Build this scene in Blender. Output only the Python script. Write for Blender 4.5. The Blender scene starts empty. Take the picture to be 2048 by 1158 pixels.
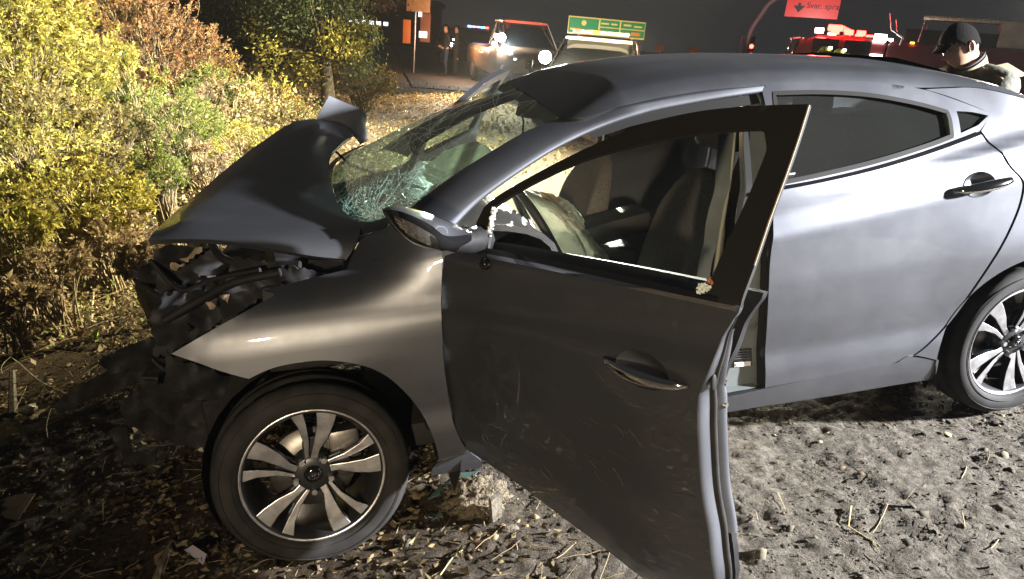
import bpy, bmesh, math, random
import numpy as np
from mathutils import Vector, Matrix
from mathutils.geometry import delaunay_2d_cdt
S = bpy.context.scene
COL = S.collection
rng = np.random.default_rng(7)
random.seed(7)
rad = math.radians

# ------------------------------------------------------------------ camera (metres; modelled with the wrecked
# car level: front axle at x=0, its near side at y<0; at the end everything is turned so that z is true vertical)
# ---- the camera the photograph was taken with (metres; car front axle at x=0, near side y<0)
CR = np.array([[0.97119,-0.22992,-0.06204],[-0.13400,-0.31483,-0.93964],[0.19652,0.92087,-0.33657]])
CC = np.array([0.274,-2.891,1.560]); CF = 1418.2
def ray(px,py):
    d = CR.T@np.array([(px-1024)/CF,(py-579)/CF,1.0]); return d/np.linalg.norm(d)
def at_y(px,py,y):
    d = ray(px,py); return CC+d*(y-CC[1])/d[1]
def at_x(px,py,x):
    d = ray(px,py); return CC+d*(x-CC[0])/d[0]
def at_z(px,py,z):
    d = ray(px,py); return CC+d*(z-CC[2])/d[2]
def at_d(px,py,dist):
    d = ray(px,py); return CC+d*dist/(CR[2]@d)
def project(P):
    c = CR@(np.asarray(P,float)-CC); return np.array([1024+CF*c[0]/c[2],579+CF*c[1]/c[2]])
# ---- side surface of the sedan: half width as a function of x (length) and z (height)
def crease(x): return .89+.105*(x-1.585)
def belt(x): return np.interp(x,[.3,.5,.7,1.6,1.9,2.2,2.5,2.6,2.8,3.6],[.93,.945,.965,1.043,1.058,1.085,1.131,1.175,1.12,1.08])
_XS = np.linspace(-1.0,3.9,99); _ZS = np.linspace(.1,1.6,301)
def _column(x):
    zc, zb = crease(max(x,.5)), belt(x)
    wb = np.interp(x,[.3,1.6,2.1,2.5,3.0,3.6],[.845,.85,.835,.80,.755,.66])
    o = np.interp(x,[-1,-.6,-.2,.4,2.2,2.7,3.1,3.5,3.9],[-.26,-.10,-.01,0,0,.012,-.01,-.09,-.22])
    door = [(.10,.80),(.19,.845),(.24,.862),(.31,.872),(.38,.874),(.45,.868),(.56,.878),(.72,.886),(zc-.01,.884),(zc+.012,.874),(zc+.045,.860),(zc+.09,.856),(zb-.02,wb+.002),(zb,wb)]
    door += [(zb+h, wb-.60*h-.35*h*h) for h in (.04,.1,.2,.3,.4,.5,.7)]
    fend = [(.10,.80),(.19,.845),(.24,.862),(.31,.868),(.45,.872),(.56,.880),(.66,.888),(.74,.880),(.79,.866),(.84,.838),(.88,.79),(.91,.73),(.94,.66),(1.0,.56),(1.1,.45),(1.6,.2)]
    a = np.interp(_ZS,*zip(*door)); b = np.interp(_ZS,*zip(*fend))
    t = np.clip((x-.12)/.36,0,1); t = t*t*(3-2*t)
    w = a*t+b*(1-t)
    if x>2.3:                       # the rear quarter swells over its wheel
        q = np.exp(-((x-2.7)/.35)**2)*np.exp(-((_ZS-.70)/.16)**2)*.02; w = w+q
    return w+o
_WT = np.array([_column(x) for x in _XS])
def _blur(a,axis,n):
    k = np.hanning(n+2)[1:-1]; k /= k.sum()
    return np.apply_along_axis(lambda v: np.convolve(np.pad(v,n//2,mode='edge'),k,'valid'),axis,a)
_WT = _blur(_blur(_WT,1,5),0,5)
def W(x,z):
    x = np.asarray(x,float); z = np.asarray(z,float)
    fx = np.clip((x-_XS[0])/(_XS[1]-_XS[0]),0,len(_XS)-1.001); fz = np.clip((z-_ZS[0])/(_ZS[1]-_ZS[0]),0,len(_ZS)-1.001)
    i = fx.astype(int); j = fz.astype(int); u = fx-i; v = fz-j
    return (_WT[i,j]*(1-u)+_WT[i+1,j]*u)*(1-v)+(_WT[i,j+1]*(1-u)+_WT[i+1,j+1]*u)*v
def rotz(p,a,c):
    s,k = math.sin(a),math.cos(a); d = np.asarray(p,float)-c
    return np.stack([d[...,0]*k-d[...,1]*s,d[...,0]*s+d[...,1]*k,d[...,2]],-1)+c
HINGE = np.array([.50,-.85,0.])
def on_side(px,py,off=0.,door=0.):
    """(x,z) where the pixel's ray meets the side surface; door = opening angle of the front door (0: body)"""
    o, d = CC, ray(px,py)
    if door: o = rotz(o,door,HINGE); d = rotz(d,door,np.zeros(3))
    t0,t1 = .6,7.0
    g = lambda t: (o+d*t)[1]+float(W((o+d*t)[0],(o+d*t)[2]))+off
    for t in np.linspace(.6,7,400):
        if g(t)>0: t1=t; break
        t0=t
    for _ in range(40):
        m=.5*(t0+t1)
        if g(m)>0: t1=m
        else: t0=m
    p=o+d*t1; return np.array([p[0],p[2]])
_d1 = np.array([0,(74-579)/CF,1]); _d2 = np.array([1,math.tan(rad(5)),0]); UP = np.cross(_d1,_d2); UP /= np.linalg.norm(UP)
if UP[1] > 0: UP = -UP
UP = CR.T@UP                                     # true vertical seen from the tilted car
G = Vector(UP).rotation_difference(Vector((0,0,1))).to_matrix().to_4x4()
PLANE0 = CC-1.56*UP                              # level ground under the photographer

cd = bpy.data.cameras.new('camera'); cam = bpy.data.objects.new('camera', cd); COL.objects.link(cam)
cd.sensor_width = 36; cd.lens = CF/2048*36; cd.clip_start = .05; cd.clip_end = 2000
cam.matrix_world = Matrix(((CR[0,0],-CR[1,0],-CR[2,0],CC[0]),(CR[0,1],-CR[1,1],-CR[2,1],CC[1]),(CR[0,2],-CR[1,2],-CR[2,2],CC[2]),(0,0,0,1)))
S.camera = cam

# ------------------------------------------------------------------ night sky, lamps, exposure
w = bpy.data.worlds.new('World'); S.world = w; w.use_nodes = True
bg = w.node_tree.nodes['Background']; bg.inputs[0].default_value = (.72,.74,.80,1); bg.inputs[1].default_value = .024
S.view_settings.view_transform = 'Standard'; S.view_settings.look = 'None'; S.view_settings.gamma = 1
S.view_settings.exposure = 0.35; S.view_settings.use_curve_mapping = False
S.cycles.use_denoising = True; S.cycles.max_bounces = 6; S.cycles.transparent_max_bounces = 12
S.cycles.sample_clamp_indirect = 3.0; S.cycles.caustics_reflective = False; S.cycles.caustics_refractive = False
def lamp(name, loc, target, power, color, size=.3, spot=None, blend=.5):
    l = bpy.data.lights.new(name, 'SPOT' if spot else 'POINT'); l.energy = power; l.color = color; l.shadow_soft_size = size
    if spot: l.spot_size = rad(spot); l.spot_blend = blend
    o = bpy.data.objects.new(name, l); COL.objects.link(o)
    q = (Vector(target)-Vector(loc)).to_track_quat('-Z','Y')
    o.matrix_world = Matrix.Translation(Vector(loc)) @ q.to_matrix().to_4x4()
    return o
KEY = lamp('scene_flood_lamp', (10.5,-4.2,2.75), (1.4,-.6,.4), 27000, (.97,.97,1.0), .16, 70, .6)
FILL = lamp('fill_lamp', (-1.5,-8.5,2.4), (.55,-.7,.9), 1450, (1.0,.80,.54), .12, 26, .8)  # unseen fill lamp added to brighten the wing, door and cabin
BANK = lamp('bank_flood_lamp', (9.5,6.0,5.4), (-3.3,6.2,.9), 54000, (1.0,.86,.52), .25, 55, .9)
def lin(c): return tuple((v/12.92 if v<=.04045 else ((v+.055)/1.055)**2.4) for v in c)

# ------------------------------------------------------------------ materials
def mat(name, c, rough=.6, metal=0, var=0, vscale=8, bump=0, bscale=40, coat=0, emit=None, estr=0, c2=None, spec=.5, detail=4, coatr=.06):
    m = bpy.data.materials.new(name); m.use_nodes = True; nt = m.node_tree; b = nt.nodes['Principled BSDF']
    b.inputs['Base Color'].default_value = (*c,1); b.inputs['Roughness'].default_value = rough; b.inputs['Metallic'].default_value = metal
    b.inputs['Specular IOR Level'].default_value = spec
    if coat: b.inputs['Coat Weight'].default_value = coat; b.inputs['Coat Roughness'].default_value = coatr
    if emit: b.inputs['Emission Color'].default_value = (*emit,1); b.inputs['Emission Strength'].default_value = estr
    if var or bump or c2:
        tc = nt.nodes.new('ShaderNodeTexCoord')
    if var or c2:
        n = nt.nodes.new('ShaderNodeTexNoise'); n.inputs['Scale'].default_value = vscale; n.inputs['Detail'].default_value = detail
        nt.links.new(tc.outputs['Object'], n.inputs['Vector'])
        r = nt.nodes.new('ShaderNodeValToRGB'); nt.links.new(n.outputs['Fac'], r.inputs['Fac'])
        lo = c if c2 else tuple(v*(1-var) for v in c); hi = c2 if c2 else tuple(min(1,v*(1+var)) for v in c)
        r.color_ramp.elements[0].position = .35; r.color_ramp.elements[1].position = .65
        r.color_ramp.elements[0].color = (*lo,1); r.color_ramp.elements[1].color = (*hi,1)
        nt.links.new(r.outputs['Color'], b.inputs['Base Color'])
    if bump:
        n2 = nt.nodes.new('ShaderNodeTexNoise'); n2.inputs['Scale'].default_value = bscale; n2.inputs['Detail'].default_value = 6
        nt.links.new(tc.outputs['Object'], n2.inputs['Vector'])
        bp = nt.nodes.new('ShaderNodeBump'); bp.inputs['Strength'].default_value = bump; bp.inputs['Distance'].default_value = .02
        nt.links.new(n2.outputs['Fac'], bp.inputs['Height']); nt.links.new(bp.outputs['Normal'], b.inputs['Normal'])
    return m
def mat_island(name, cols, rough=.7, transl=.25, spec=.3):
    """leaf or litter material: every loose piece takes its own colour from a ramp"""
    m = bpy.data.materials.new(name); m.use_nodes = True; nt = m.node_tree; b = nt.nodes['Principled BSDF']
    g = nt.nodes.new('ShaderNodeNewGeometry'); r = nt.nodes.new('ShaderNodeValToRGB'); r.color_ramp.interpolation = 'LINEAR'
    e = r.color_ramp.elements
    while len(e) < len(cols): e.new(.5)
    for i,c in enumerate(cols): e[i].position = i/(len(cols)-1); e[i].color = (*c,1)
    nt.links.new(g.outputs['Random Per Island'], r.inputs['Fac']); nt.links.new(r.outputs['Color'], b.inputs['Base Color'])
    b.inputs['Roughness'].default_value = rough; b.inputs['Specular IOR Level'].default_value = spec
    if transl:
        t = nt.nodes.new('ShaderNodeBsdfTranslucent'); nt.links.new(r.outputs['Color'], t.inputs['Color'])
        mx = nt.nodes.new('ShaderNodeMixShader'); mx.inputs[0].default_value = transl
        nt.links.new(b.outputs[0], mx.inputs[1]); nt.links.new(t.outputs[0], mx.inputs[2]); nt.links.new(mx.outputs[0], nt.nodes['Material Output'].inputs['Surface'])
    return m
def mat_glass(name, tint, gloss=.12, rough=.02, bump=0, bscale=20, milk=0, milkc=(.5,.6,.55)):
    """thin pane: tinted see-through with a mirror sheen; milk whitens crazed glass"""
    m = bpy.data.materials.new(name); m.use_nodes = True; nt = m.node_tree; nt.nodes.remove(nt.nodes['Principled BSDF'])
    t = nt.nodes.new('ShaderNodeBsdfTransparent'); t.inputs[0].default_value = (*tint,1)
    g = nt.nodes.new('ShaderNodeBsdfGlossy'); g.inputs['Roughness'].default_value = rough; g.inputs['Color'].default_value = (1,1,1,1)
    f = nt.nodes.new('ShaderNodeFresnel'); f.inputs[0].default_value = 1.5
    mx = nt.nodes.new('ShaderNodeMixShader'); nt.links.new(f.outputs[0], mx.inputs[0]); nt.links.new(t.outputs[0], mx.inputs[1]); nt.links.new(g.outputs[0], mx.inputs[2])
    out = mx
    if milk:
        d = nt.nodes.new('ShaderNodeBsdfDiffuse'); d.inputs[0].default_value = (*milkc,1)
        m2 = nt.nodes.new('ShaderNodeMixShader'); m2.inputs[0].default_value = milk
        nt.links.new(out.outputs[0], m2.inputs[1]); nt.links.new(d.outputs[0], m2.inputs[2]); out = m2
    if bump:
        tc = nt.nodes.new('ShaderNodeTexCoord'); v = nt.nodes.new('ShaderNodeTexVoronoi'); v.inputs['Scale'].default_value = bscale
        nt.links.new(tc.outputs['Object'], v.inputs['Vector']); bp = nt.nodes.new('ShaderNodeBump'); bp.inputs['Strength'].default_value = bump
        bp.inputs['Distance'].default_value = .01; nt.links.new(v.outputs['Distance'], bp.inputs['Height']); nt.links.new(bp.outputs[0], g.inputs['Normal'])
    nt.links.new(out.outputs[0], nt.nodes['Material Output'].inputs['Surface'])
    return m
def emat(name, c, s):
    m = bpy.data.materials.new(name); m.use_nodes = True; nt = m.node_tree; nt.nodes.remove(nt.nodes['Principled BSDF'])
    e = nt.nodes.new('ShaderNodeEmission'); e.inputs[0].default_value = (*c,1); e.inputs[1].default_value = s
    nt.links.new(e.outputs[0], nt.nodes['Material Output'].inputs['Surface']); return m
def mat_paint(name, c, metal=.75, rough=.36, dirt=.35, coat=.5):
    m = mat(name, c, rough, metal, coat=coat, coatr=.03); nt = m.node_tree; b = nt.nodes['Principled BSDF']
    tc = nt.nodes.new('ShaderNodeTexCoord'); n = nt.nodes.new('ShaderNodeTexNoise'); n.inputs['Scale'].default_value = 5; n.inputs['Detail'].default_value = 9; n.inputs['Roughness'].default_value = .65
    nt.links.new(tc.outputs['Object'], n.inputs['Vector'])
    r = nt.nodes.new('ShaderNodeMapRange'); r.inputs[1].default_value = .42; r.inputs[2].default_value = .75; r.inputs[3].default_value = 0; r.inputs[4].default_value = dirt
    nt.links.new(n.outputs['Fac'], r.inputs[0])
    mx = nt.nodes.new('ShaderNodeMix'); mx.data_type = 'RGBA'; mx.inputs['A'].default_value = (*c,1); mx.inputs['B'].default_value = (.14,.125,.10,1)
    nt.links.new(r.outputs[0], mx.inputs['Factor']); nt.links.new(mx.outputs['Result'], b.inputs['Base Color'])
    a = nt.nodes.new('ShaderNodeMath'); a.operation = 'MULTIPLY_ADD'; a.inputs[1].default_value = .5; a.inputs[2].default_value = rough
    nt.links.new(r.outputs[0], a.inputs[0]); nt.links.new(a.outputs[0], b.inputs['Roughness'])
    n3 = nt.nodes.new('ShaderNodeTexNoise'); n3.inputs['Scale'].default_value = 900; nt.links.new(tc.outputs['Object'], n3.inputs['Vector'])
    bp = nt.nodes.new('ShaderNodeBump'); bp.inputs['Strength'].default_value = .06; bp.inputs['Distance'].default_value = .002
    nt.links.new(n3.outputs['Fac'], bp.inputs['Height']); nt.links.new(bp.outputs[0], b.inputs['Normal'])
    return m
M = dict(
 paint=mat_paint('grey_paint',(.165,.174,.196),.95,.42,.14,.6), paint_in=mat('jamb_paint',(.15,.17,.17),.45,.3,var=.15),
 black=mat('black_plastic',(.009,.009,.010),.6,var=.3,vscale=30,spec=.25), gloss=mat('gloss_black',(.008,.008,.009),.12,coat=.5),
 matte=mat('matte_black_trim',(.014,.013,.012),.7,spec=.2), rubber=mat('tyre_rubber',(.018,.017,.016),.8,var=.35,vscale=14,spec=.3), seal=mat('seal_rubber',(.012,.012,.012),.7,spec=.2),
 chrome=mat('chrome',(.75,.75,.75),.08,1), alloy=mat('machined_alloy',(.60,.60,.62),.36,1,var=.25,vscale=20,bump=.05,bscale=120), alloyd=mat('alloy_pocket',(.05,.052,.056),.35,.6),
 steel=mat('brake_steel',(.20,.19,.18),.4,.9,var=.3,vscale=25), cloth=mat('seat_cloth',(.12,.108,.095),.85,var=.25,vscale=120,bump=.3,bscale=500), leather=mat('seat_leather',(.03,.029,.028),.5,bump=.2,bscale=250),
 bag=mat_island('airbag_cloth',[(.74,.77,.68),(.80,.82,.72)],.8,.32), bagtan=mat_island('airbag_tan',[(.50,.42,.30),(.54,.46,.34)],.8,.3), liner=mat('pale_liner',(.30,.30,.24),.9,var=.1),
 white=mat('white_paint',(.7,.7,.68),.4), debris=mat('torn_plastic',(.014,.013,.012),.65,var=.5,vscale=18,bump=.2,spec=.2), tan=mat('dusty_metal',(.28,.22,.15),.6,.2,var=.4,vscale=30),
 glass=mat_glass('door_glass',(.50,.53,.50),milk=.06,milkc=(.22,.235,.22)), wind=mat_glass('windscreen_glass',(.66,.80,.72),rough=.05,bump=.2,bscale=14,milk=.16,milkc=(.36,.43,.39)), craze=mat_glass('crazed_glass',(.42,.62,.54),rough=.12,bump=1.0,bscale=60,milk=.42,milkc=(.42,.48,.45)),
 clear=mat_glass('clear_glass',(.85,.92,.88)), mirror=mat('mirror_glass',(.6,.62,.62),.03,1), dirt_dark=mat('dark_underbody',(.010,.010,.010),.8),
)

# ------------------------------------------------------------------ mesh helpers
def tag(o, label=None, cat=None, group=None, kind=None):
    for k,v in (('label',label),('category',cat),('group',group),('kind',kind)):
        if v: o[k] = v
    return o
def link(name, me, m=None, parent=None, smooth=True, angle=None):
    o = bpy.data.objects.new(name, me); COL.objects.link(o)
    if m is not None:
        for mm in (m if isinstance(m,(list,tuple)) else [m]): me.materials.append(mm)
    if parent is not None: o.parent = parent
    if smooth:
        me.polygons.foreach_set('use_smooth', np.ones(len(me.polygons),bool))
        if angle: me.set_sharp_from_angle(angle=rad(angle))
    return o
def mesh(name, V, F, m=None, parent=None, smooth=True, angle=None, mi=None):
    me = bpy.data.meshes.new(name); me.from_pydata([tuple(map(float,v)) for v in V], [], [tuple(int(i) for i in f) for f in F]); me.update()
    o = link(name, me, m, parent, smooth, angle)
    if mi is not None: me.polygons.foreach_set('material_index', np.asarray(mi,dtype=np.int32))
    return o
def fastmesh(name, V, F, m=None, parent=None, smooth=True):
    """V (n,3), F (k,3|4) numpy arrays"""
    me = bpy.data.meshes.new(name); V = np.asarray(V,np.float32); F = np.asarray(F,np.int32); k = F.shape[1]
    me.vertices.add(len(V)); me.vertices.foreach_set('co', V.ravel())
    me.loops.add(F.size); me.loops.foreach_set('vertex_index', F.ravel())
    me.polygons.add(len(F)); me.polygons.foreach_set('loop_start', np.arange(0,F.size,k,dtype=np.int32)); me.polygons.foreach_set('loop_total', np.full(len(F),k,np.int32))
    me.update(calc_edges=True); me.validate()
    return link(name, me, m, parent, smooth)
def empty(name, loc=(0,0,0), mtx=None, **kw):
    o = bpy.data.objects.new(name, None); COL.objects.link(o); o.empty_display_size = .2
    o.matrix_world = mtx if mtx is not None else Matrix.Translation(Vector(loc))
    return tag(o, **kw)
def frombm(name, bm, m, parent=None, smooth=True, angle=40):
    me = bpy.data.meshes.new(name); bm.to_mesh(me); bm.free(); return link(name, me, m, parent, smooth, angle)
def bm_box(bm, size, loc=(0,0,0), rot=None, bevel=0, seg=2, taper=None):
    r = bmesh.ops.create_cube(bm, size=1); vs = r['verts']
    for v in vs:
        k = 1
        if taper and v.co.z > 0: k = taper
        v.co = Vector((v.co.x*size[0]*k, v.co.y*size[1]*k, v.co.z*size[2]))
    if bevel:
        es = list({e for v in vs for e in v.link_edges})
        rb = bmesh.ops.bevel(bm, geom=es, offset=bevel, segments=seg, affect='EDGES', profile=.6); vs = list({v for f in rb['faces'] for v in f.verts}|{v for v in vs if v.is_valid})
    mt = Matrix.Translation(Vector(loc)) @ (rot.to_4x4() if rot is not None else Matrix.Identity(4))
    bmesh.ops.transform(bm, matrix=mt, verts=[v for v in vs if v.is_valid])
def box(name, size, loc, m, parent=None, rot=None, bevel=0, seg=2, taper=None):
    bm = bmesh.new(); bm_box(bm,size,loc,rot,bevel,seg,taper); return frombm(name,bm,m,parent)
def eul(x,y,z): return Matrix.Rotation(rad(z),3,'Z')@Matrix.Rotation(rad(y),3,'Y')@Matrix.Rotation(rad(x),3,'X')
def tube_vf(pts, r, n=8, cap=True):
    P = np.asarray(pts,float); k = len(P); R = np.full(k,r,float) if np.isscalar(r) else np.asarray(r,float)
    T = np.gradient(P,axis=0); T /= np.linalg.norm(T,axis=1)[:,None]+1e-12
    ref = np.array([0,0,1.]) if abs(T[0,2])<.9 else np.array([1.,0,0]); N = np.cross(T[0],ref); N /= np.linalg.norm(N); V=[]
    for i in range(k):
        N = N-T[i]*(N@T[i]); N /= np.linalg.norm(N)+1e-12; B = np.cross(T[i],N)
        for j in range(n):
            a = 2*math.pi*j/n; V.append(P[i]+R[i]*(math.cos(a)*N+math.sin(a)*B))
    F = [(i*n+j,i*n+(j+1)%n,(i+1)*n+(j+1)%n,(i+1)*n+j) for i in range(k-1) for j in range(n)]
    if cap: F += [tuple(range(n-1,-1,-1)), tuple((k-1)*n+j for j in range(n))]
    return V,F
def tube(name, pts, r, m, parent=None, n=8): V,F = tube_vf(pts,r,n); return mesh(name,V,F,m,parent,True,50)
def joinvf(parts):
    V=[];F=[]
    for v,f in parts:
        b=len(V); V+=list(v); F+=[tuple(i+b for i in q) for q in f]
    return V,F
def spline(pts, n=8, closed=False):
    """Catmull-Rom through the points"""
    P = np.asarray(pts,float); k = len(P); out=[]
    g = (lambda i: P[i%k]) if closed else (lambda i: P[min(max(i,0),k-1)])
    for i in range(k if closed else k-1):
        a,b,c,d = g(i-1),g(i),g(i+1),g(i+2)
        for t in np.linspace(0,1,n,endpoint=False):
            out.append(.5*((2*b)+(-a+c)*t+(2*a-5*b+4*c-d)*t*t+(-a+3*b-3*c+d)*t**3))
    if not closed: out.append(P[-1])
    return np.array(out)
def segs(*lists, n=6):
    """closed outline from pieces, each smoothed, with corners where pieces meet"""
    out=[]
    for L in lists:
        s = spline(L,n) if len(L)>2 else np.asarray(L,float)
        out += list(s if not out or np.linalg.norm(s[0]-out[-1])>1e-6 else s[1:])
    if np.linalg.norm(out[0]-out[-1])<1e-6: out.pop()
    return np.array(out)
def resample(P, step, closed=True):
    P = np.asarray(P,float); Q = np.vstack([P,P[:1]]) if closed else P
    out=[]
    for a,b in zip(Q[:-1],Q[1:]):
        k = max(1,int(math.ceil(np.linalg.norm(b-a)/step)))
        out += [a+(b-a)*t for t in np.linspace(0,1,k,endpoint=False)]
    if not closed: out.append(Q[-1])
    return np.array(out)
def inside(P, poly):
    x,y = P[:,0],P[:,1]; r = np.zeros(len(P),bool); a = poly; b = np.roll(poly,-1,0)
    for (x1,y1),(x2,y2) in zip(a,b):
        c = ((y1>y)!=(y2>y)) & (x < (x2-x1)*(y-y1)/((y2-y1) if abs(y2-y1)>1e-12 else 1e-12)+x1); r ^= c
    return r
def edge_dist(P, poly):
    d = np.full(len(P),1e9); a = poly; b = np.roll(poly,-1,0)
    for p,q in zip(a,b):
        v = q-p; t = np.clip(((P-p)@v)/(v@v+1e-12),0,1); d = np.minimum(d,np.linalg.norm(P-(p+t[:,None]*v),axis=1))
    return d
def panel(name, outline, f3, m, parent=None, step=.03, thick=.0, holes=(), flange=None):
    """sheet over a 2-D outline, lifted to 3-D by f3; solid thickness behind it"""
    loops = [resample(np.asarray(outline),step)]+[resample(np.asarray(h),step) for h in holes]
    allp = np.vstack(loops); lo,hi = allp.min(0),allp.max(0)
    gx,gy = np.meshgrid(np.arange(lo[0],hi[0],step),np.arange(lo[1],hi[1],step*.8)); gx = gx+(np.arange(gx.shape[0])%2)[:,None]*step*.5
    g = np.c_[gx.ravel(),gy.ravel()]; k = inside(g,loops[0])
    for h in loops[1:]: k &= ~inside(g,h)
    g = g[k]
    for L in loops: g = g[edge_dist(g,L)>step*.45]
    pts = np.vstack(loops+[g]); edges=[]; b=0
    for L in loops: edges += [(b+i,b+(i+1)%len(L)) for i in range(len(L))]; b += len(L)
    r = delaunay_2d_cdt([Vector(p) for p in pts], edges, [], 0, 1e-7)
    V2 = np.array([tuple(v) for v in r[0]]); F = np.array([f for f in r[2] if len(f)==3]); c = V2[F].mean(1); k = inside(c,loops[0])
    for h in loops[1:]: k &= ~inside(c,h)
    V = f3(V2); o = mesh(name, V, F[k], m, parent)
    if thick:
        md = o.modifiers.new('thickness','SOLIDIFY'); md.thickness = abs(thick); md.offset = -1 if thick>0 else 1
        md = o.modifiers.new('crisp','EDGE_SPLIT'); md.split_angle = rad(50)
    return o
def side(off=0., door=0., sign=-1):
    """(x,z) on the car's side surface -> 3-D; off moves inward"""
    def f(q):
        q = np.asarray(q,float); w_ = W(q[:,0],q[:,1])-off
        P = np.stack([q[:,0],-w_,q[:,1]],-1)
        if door: P = rotz(P,-door,HINGE)
        if sign>0: P = P*np.array([1,-1,1])
        return P
    return f
def px_side(pts, door=0.): return np.array([on_side(x,y,0,door) for x,y in pts])
def grid(name, rows, m, parent=None, thick=0, sub=0, closed=False, flip=False):
    R = np.asarray(rows,float); a,b = R.shape[:2]; V = R.reshape(-1,3); F=[]
    for i in range(a-1):
        for j in range(b if closed else b-1):
            q = (i*b+j,i*b+(j+1)%b,(i+1)*b+(j+1)%b,(i+1)*b+j); F.append(q[::-1] if flip else q)
    o = mesh(name,V,F,m,parent)
    if sub:
        md = o.modifiers.new('smooth','SUBSURF'); md.levels = sub; md.render_levels = sub
    if thick: md = o.modifiers.new('thickness','SOLIDIFY'); md.thickness = thick; md.offset = -1; md = o.modifiers.new('crisp','EDGE_SPLIT'); md.split_angle = rad(50)
    return o
def fbm(x, y, seed=0, oct=5, per=1.0):
    r = np.random.default_rng(seed); T = r.random((64,64)); out = 0; amp = 1; tot = 0; f = 1/per
    for o_ in range(oct):
        u,v = x*f+o_*17.3,y*f+o_*9.1; i,j = np.floor(u).astype(int),np.floor(v).astype(int); a,b = u-i,v-j; a = a*a*(3-2*a); b = b*b*(3-2*b)
        t = lambda p,q: T[p%64,q%64]
        out = out+amp*((t(i,j)*(1-a)+t(i+1,j)*a)*(1-b)+(t(i,j+1)*(1-a)+t(i+1,j+1)*a)*b); tot += amp; amp *= .5; f *= 2
    return out/tot-.5

# ------------------------------------------------------------------ ground: one sheet from the shoulder to the horizon
def zplane(x,y): return (PLANE0@UP-UP[0]*np.asarray(x,float)-UP[1]*np.asarray(y,float))/UP[2]
def gz(x,y,fine=True):
    x = np.asarray(x,float); y = np.asarray(y,float)
    dx = np.maximum(np.maximum(-.9-x,x-3.4),0); dy = np.maximum(np.maximum(-1.6-y,y-1.6),0); d = np.hypot(dx,dy)
    t = np.clip((d-.4)/5.5,0,1); t = t*t*(3-2*t)
    z = zplane(x,y)*t
    z = z+.10*fbm(x,y,3,3,2.5)*np.clip(d/2,0,1)
    z = z-.025*np.exp(-(((x-.0)/.5)**2+((y+.75)/.35)**2))
    bank = np.clip((-x-.2+.12*(y-4))/3,0,1)*np.clip((y-2.0)/5,0,1)*np.clip((40-y)/10,0,1); z = z+.5*bank
    if fine:
        near = np.exp(-np.maximum(d-1.2,0)/3)
        leafy = np.clip((1.0-x+.25*y)/.8,0,1)
        clod = fbm(x,y,11,5,.22); foot = fbm(x+.3*fbm(x,y,5,3,.6),y,12,3,.13)
        z = z+near*(.022*clod+.018*np.abs(foot)*(1-.5*leafy)+.018*fbm(x,y,21,4,.05)+.015*np.abs(fbm(x,y,23,3,.032))-.008)
        for (x0,y0,an,wd,ln) in ((2.05,-1.30,.55,.17,.9),(1.55,-1.0,.25,.15,.8),(2.5,-1.45,.9,.16,.7)):
            c,s_ = math.cos(an),math.sin(an); u = (x-x0)*c+(y-y0)*s_; v = -(x-x0)*s_+(y-y0)*c
            m_ = np.clip(1.2-(u/ln*2)**2,0,1)*np.clip(1.3-(v/wd*2)**4,0,1)*np.clip(.6+2*fbm(x,y,33,2,.2),0,1); z = z+m_*.0035*np.sign(np.sin(u*2*np.pi/.032+np.abs(v)*40))
    return z
def axis(lo,hi,dense_lo,dense_hi,step,grow=1.16):
    a = list(np.arange(dense_lo,dense_hi,step)); s = step; v = a[-1]
    while v < hi: s *= grow; v += s; a.append(v)
    s = step; v = a[0]; pre=[]
    while v > lo: s *= grow; v -= s; pre.append(v)
    return np.array(pre[::-1]+a)
ax_,ay_ = axis(-260,320,-1.6,3.5,.0135),axis(-25,420,-1.75,1.0,.0135)
gx_,gy_ = np.meshgrid(ax_,ay_); gzv = gz(gx_,gy_); nx_,ny_ = len(ax_),len(ay_)
idx = np.arange(nx_*ny_).reshape(ny_,nx_); Fq = np.stack([idx[:-1,:-1],idx[:-1,1:],idx[1:,1:],idx[1:,:-1]],-1).reshape(-1,4)
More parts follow.
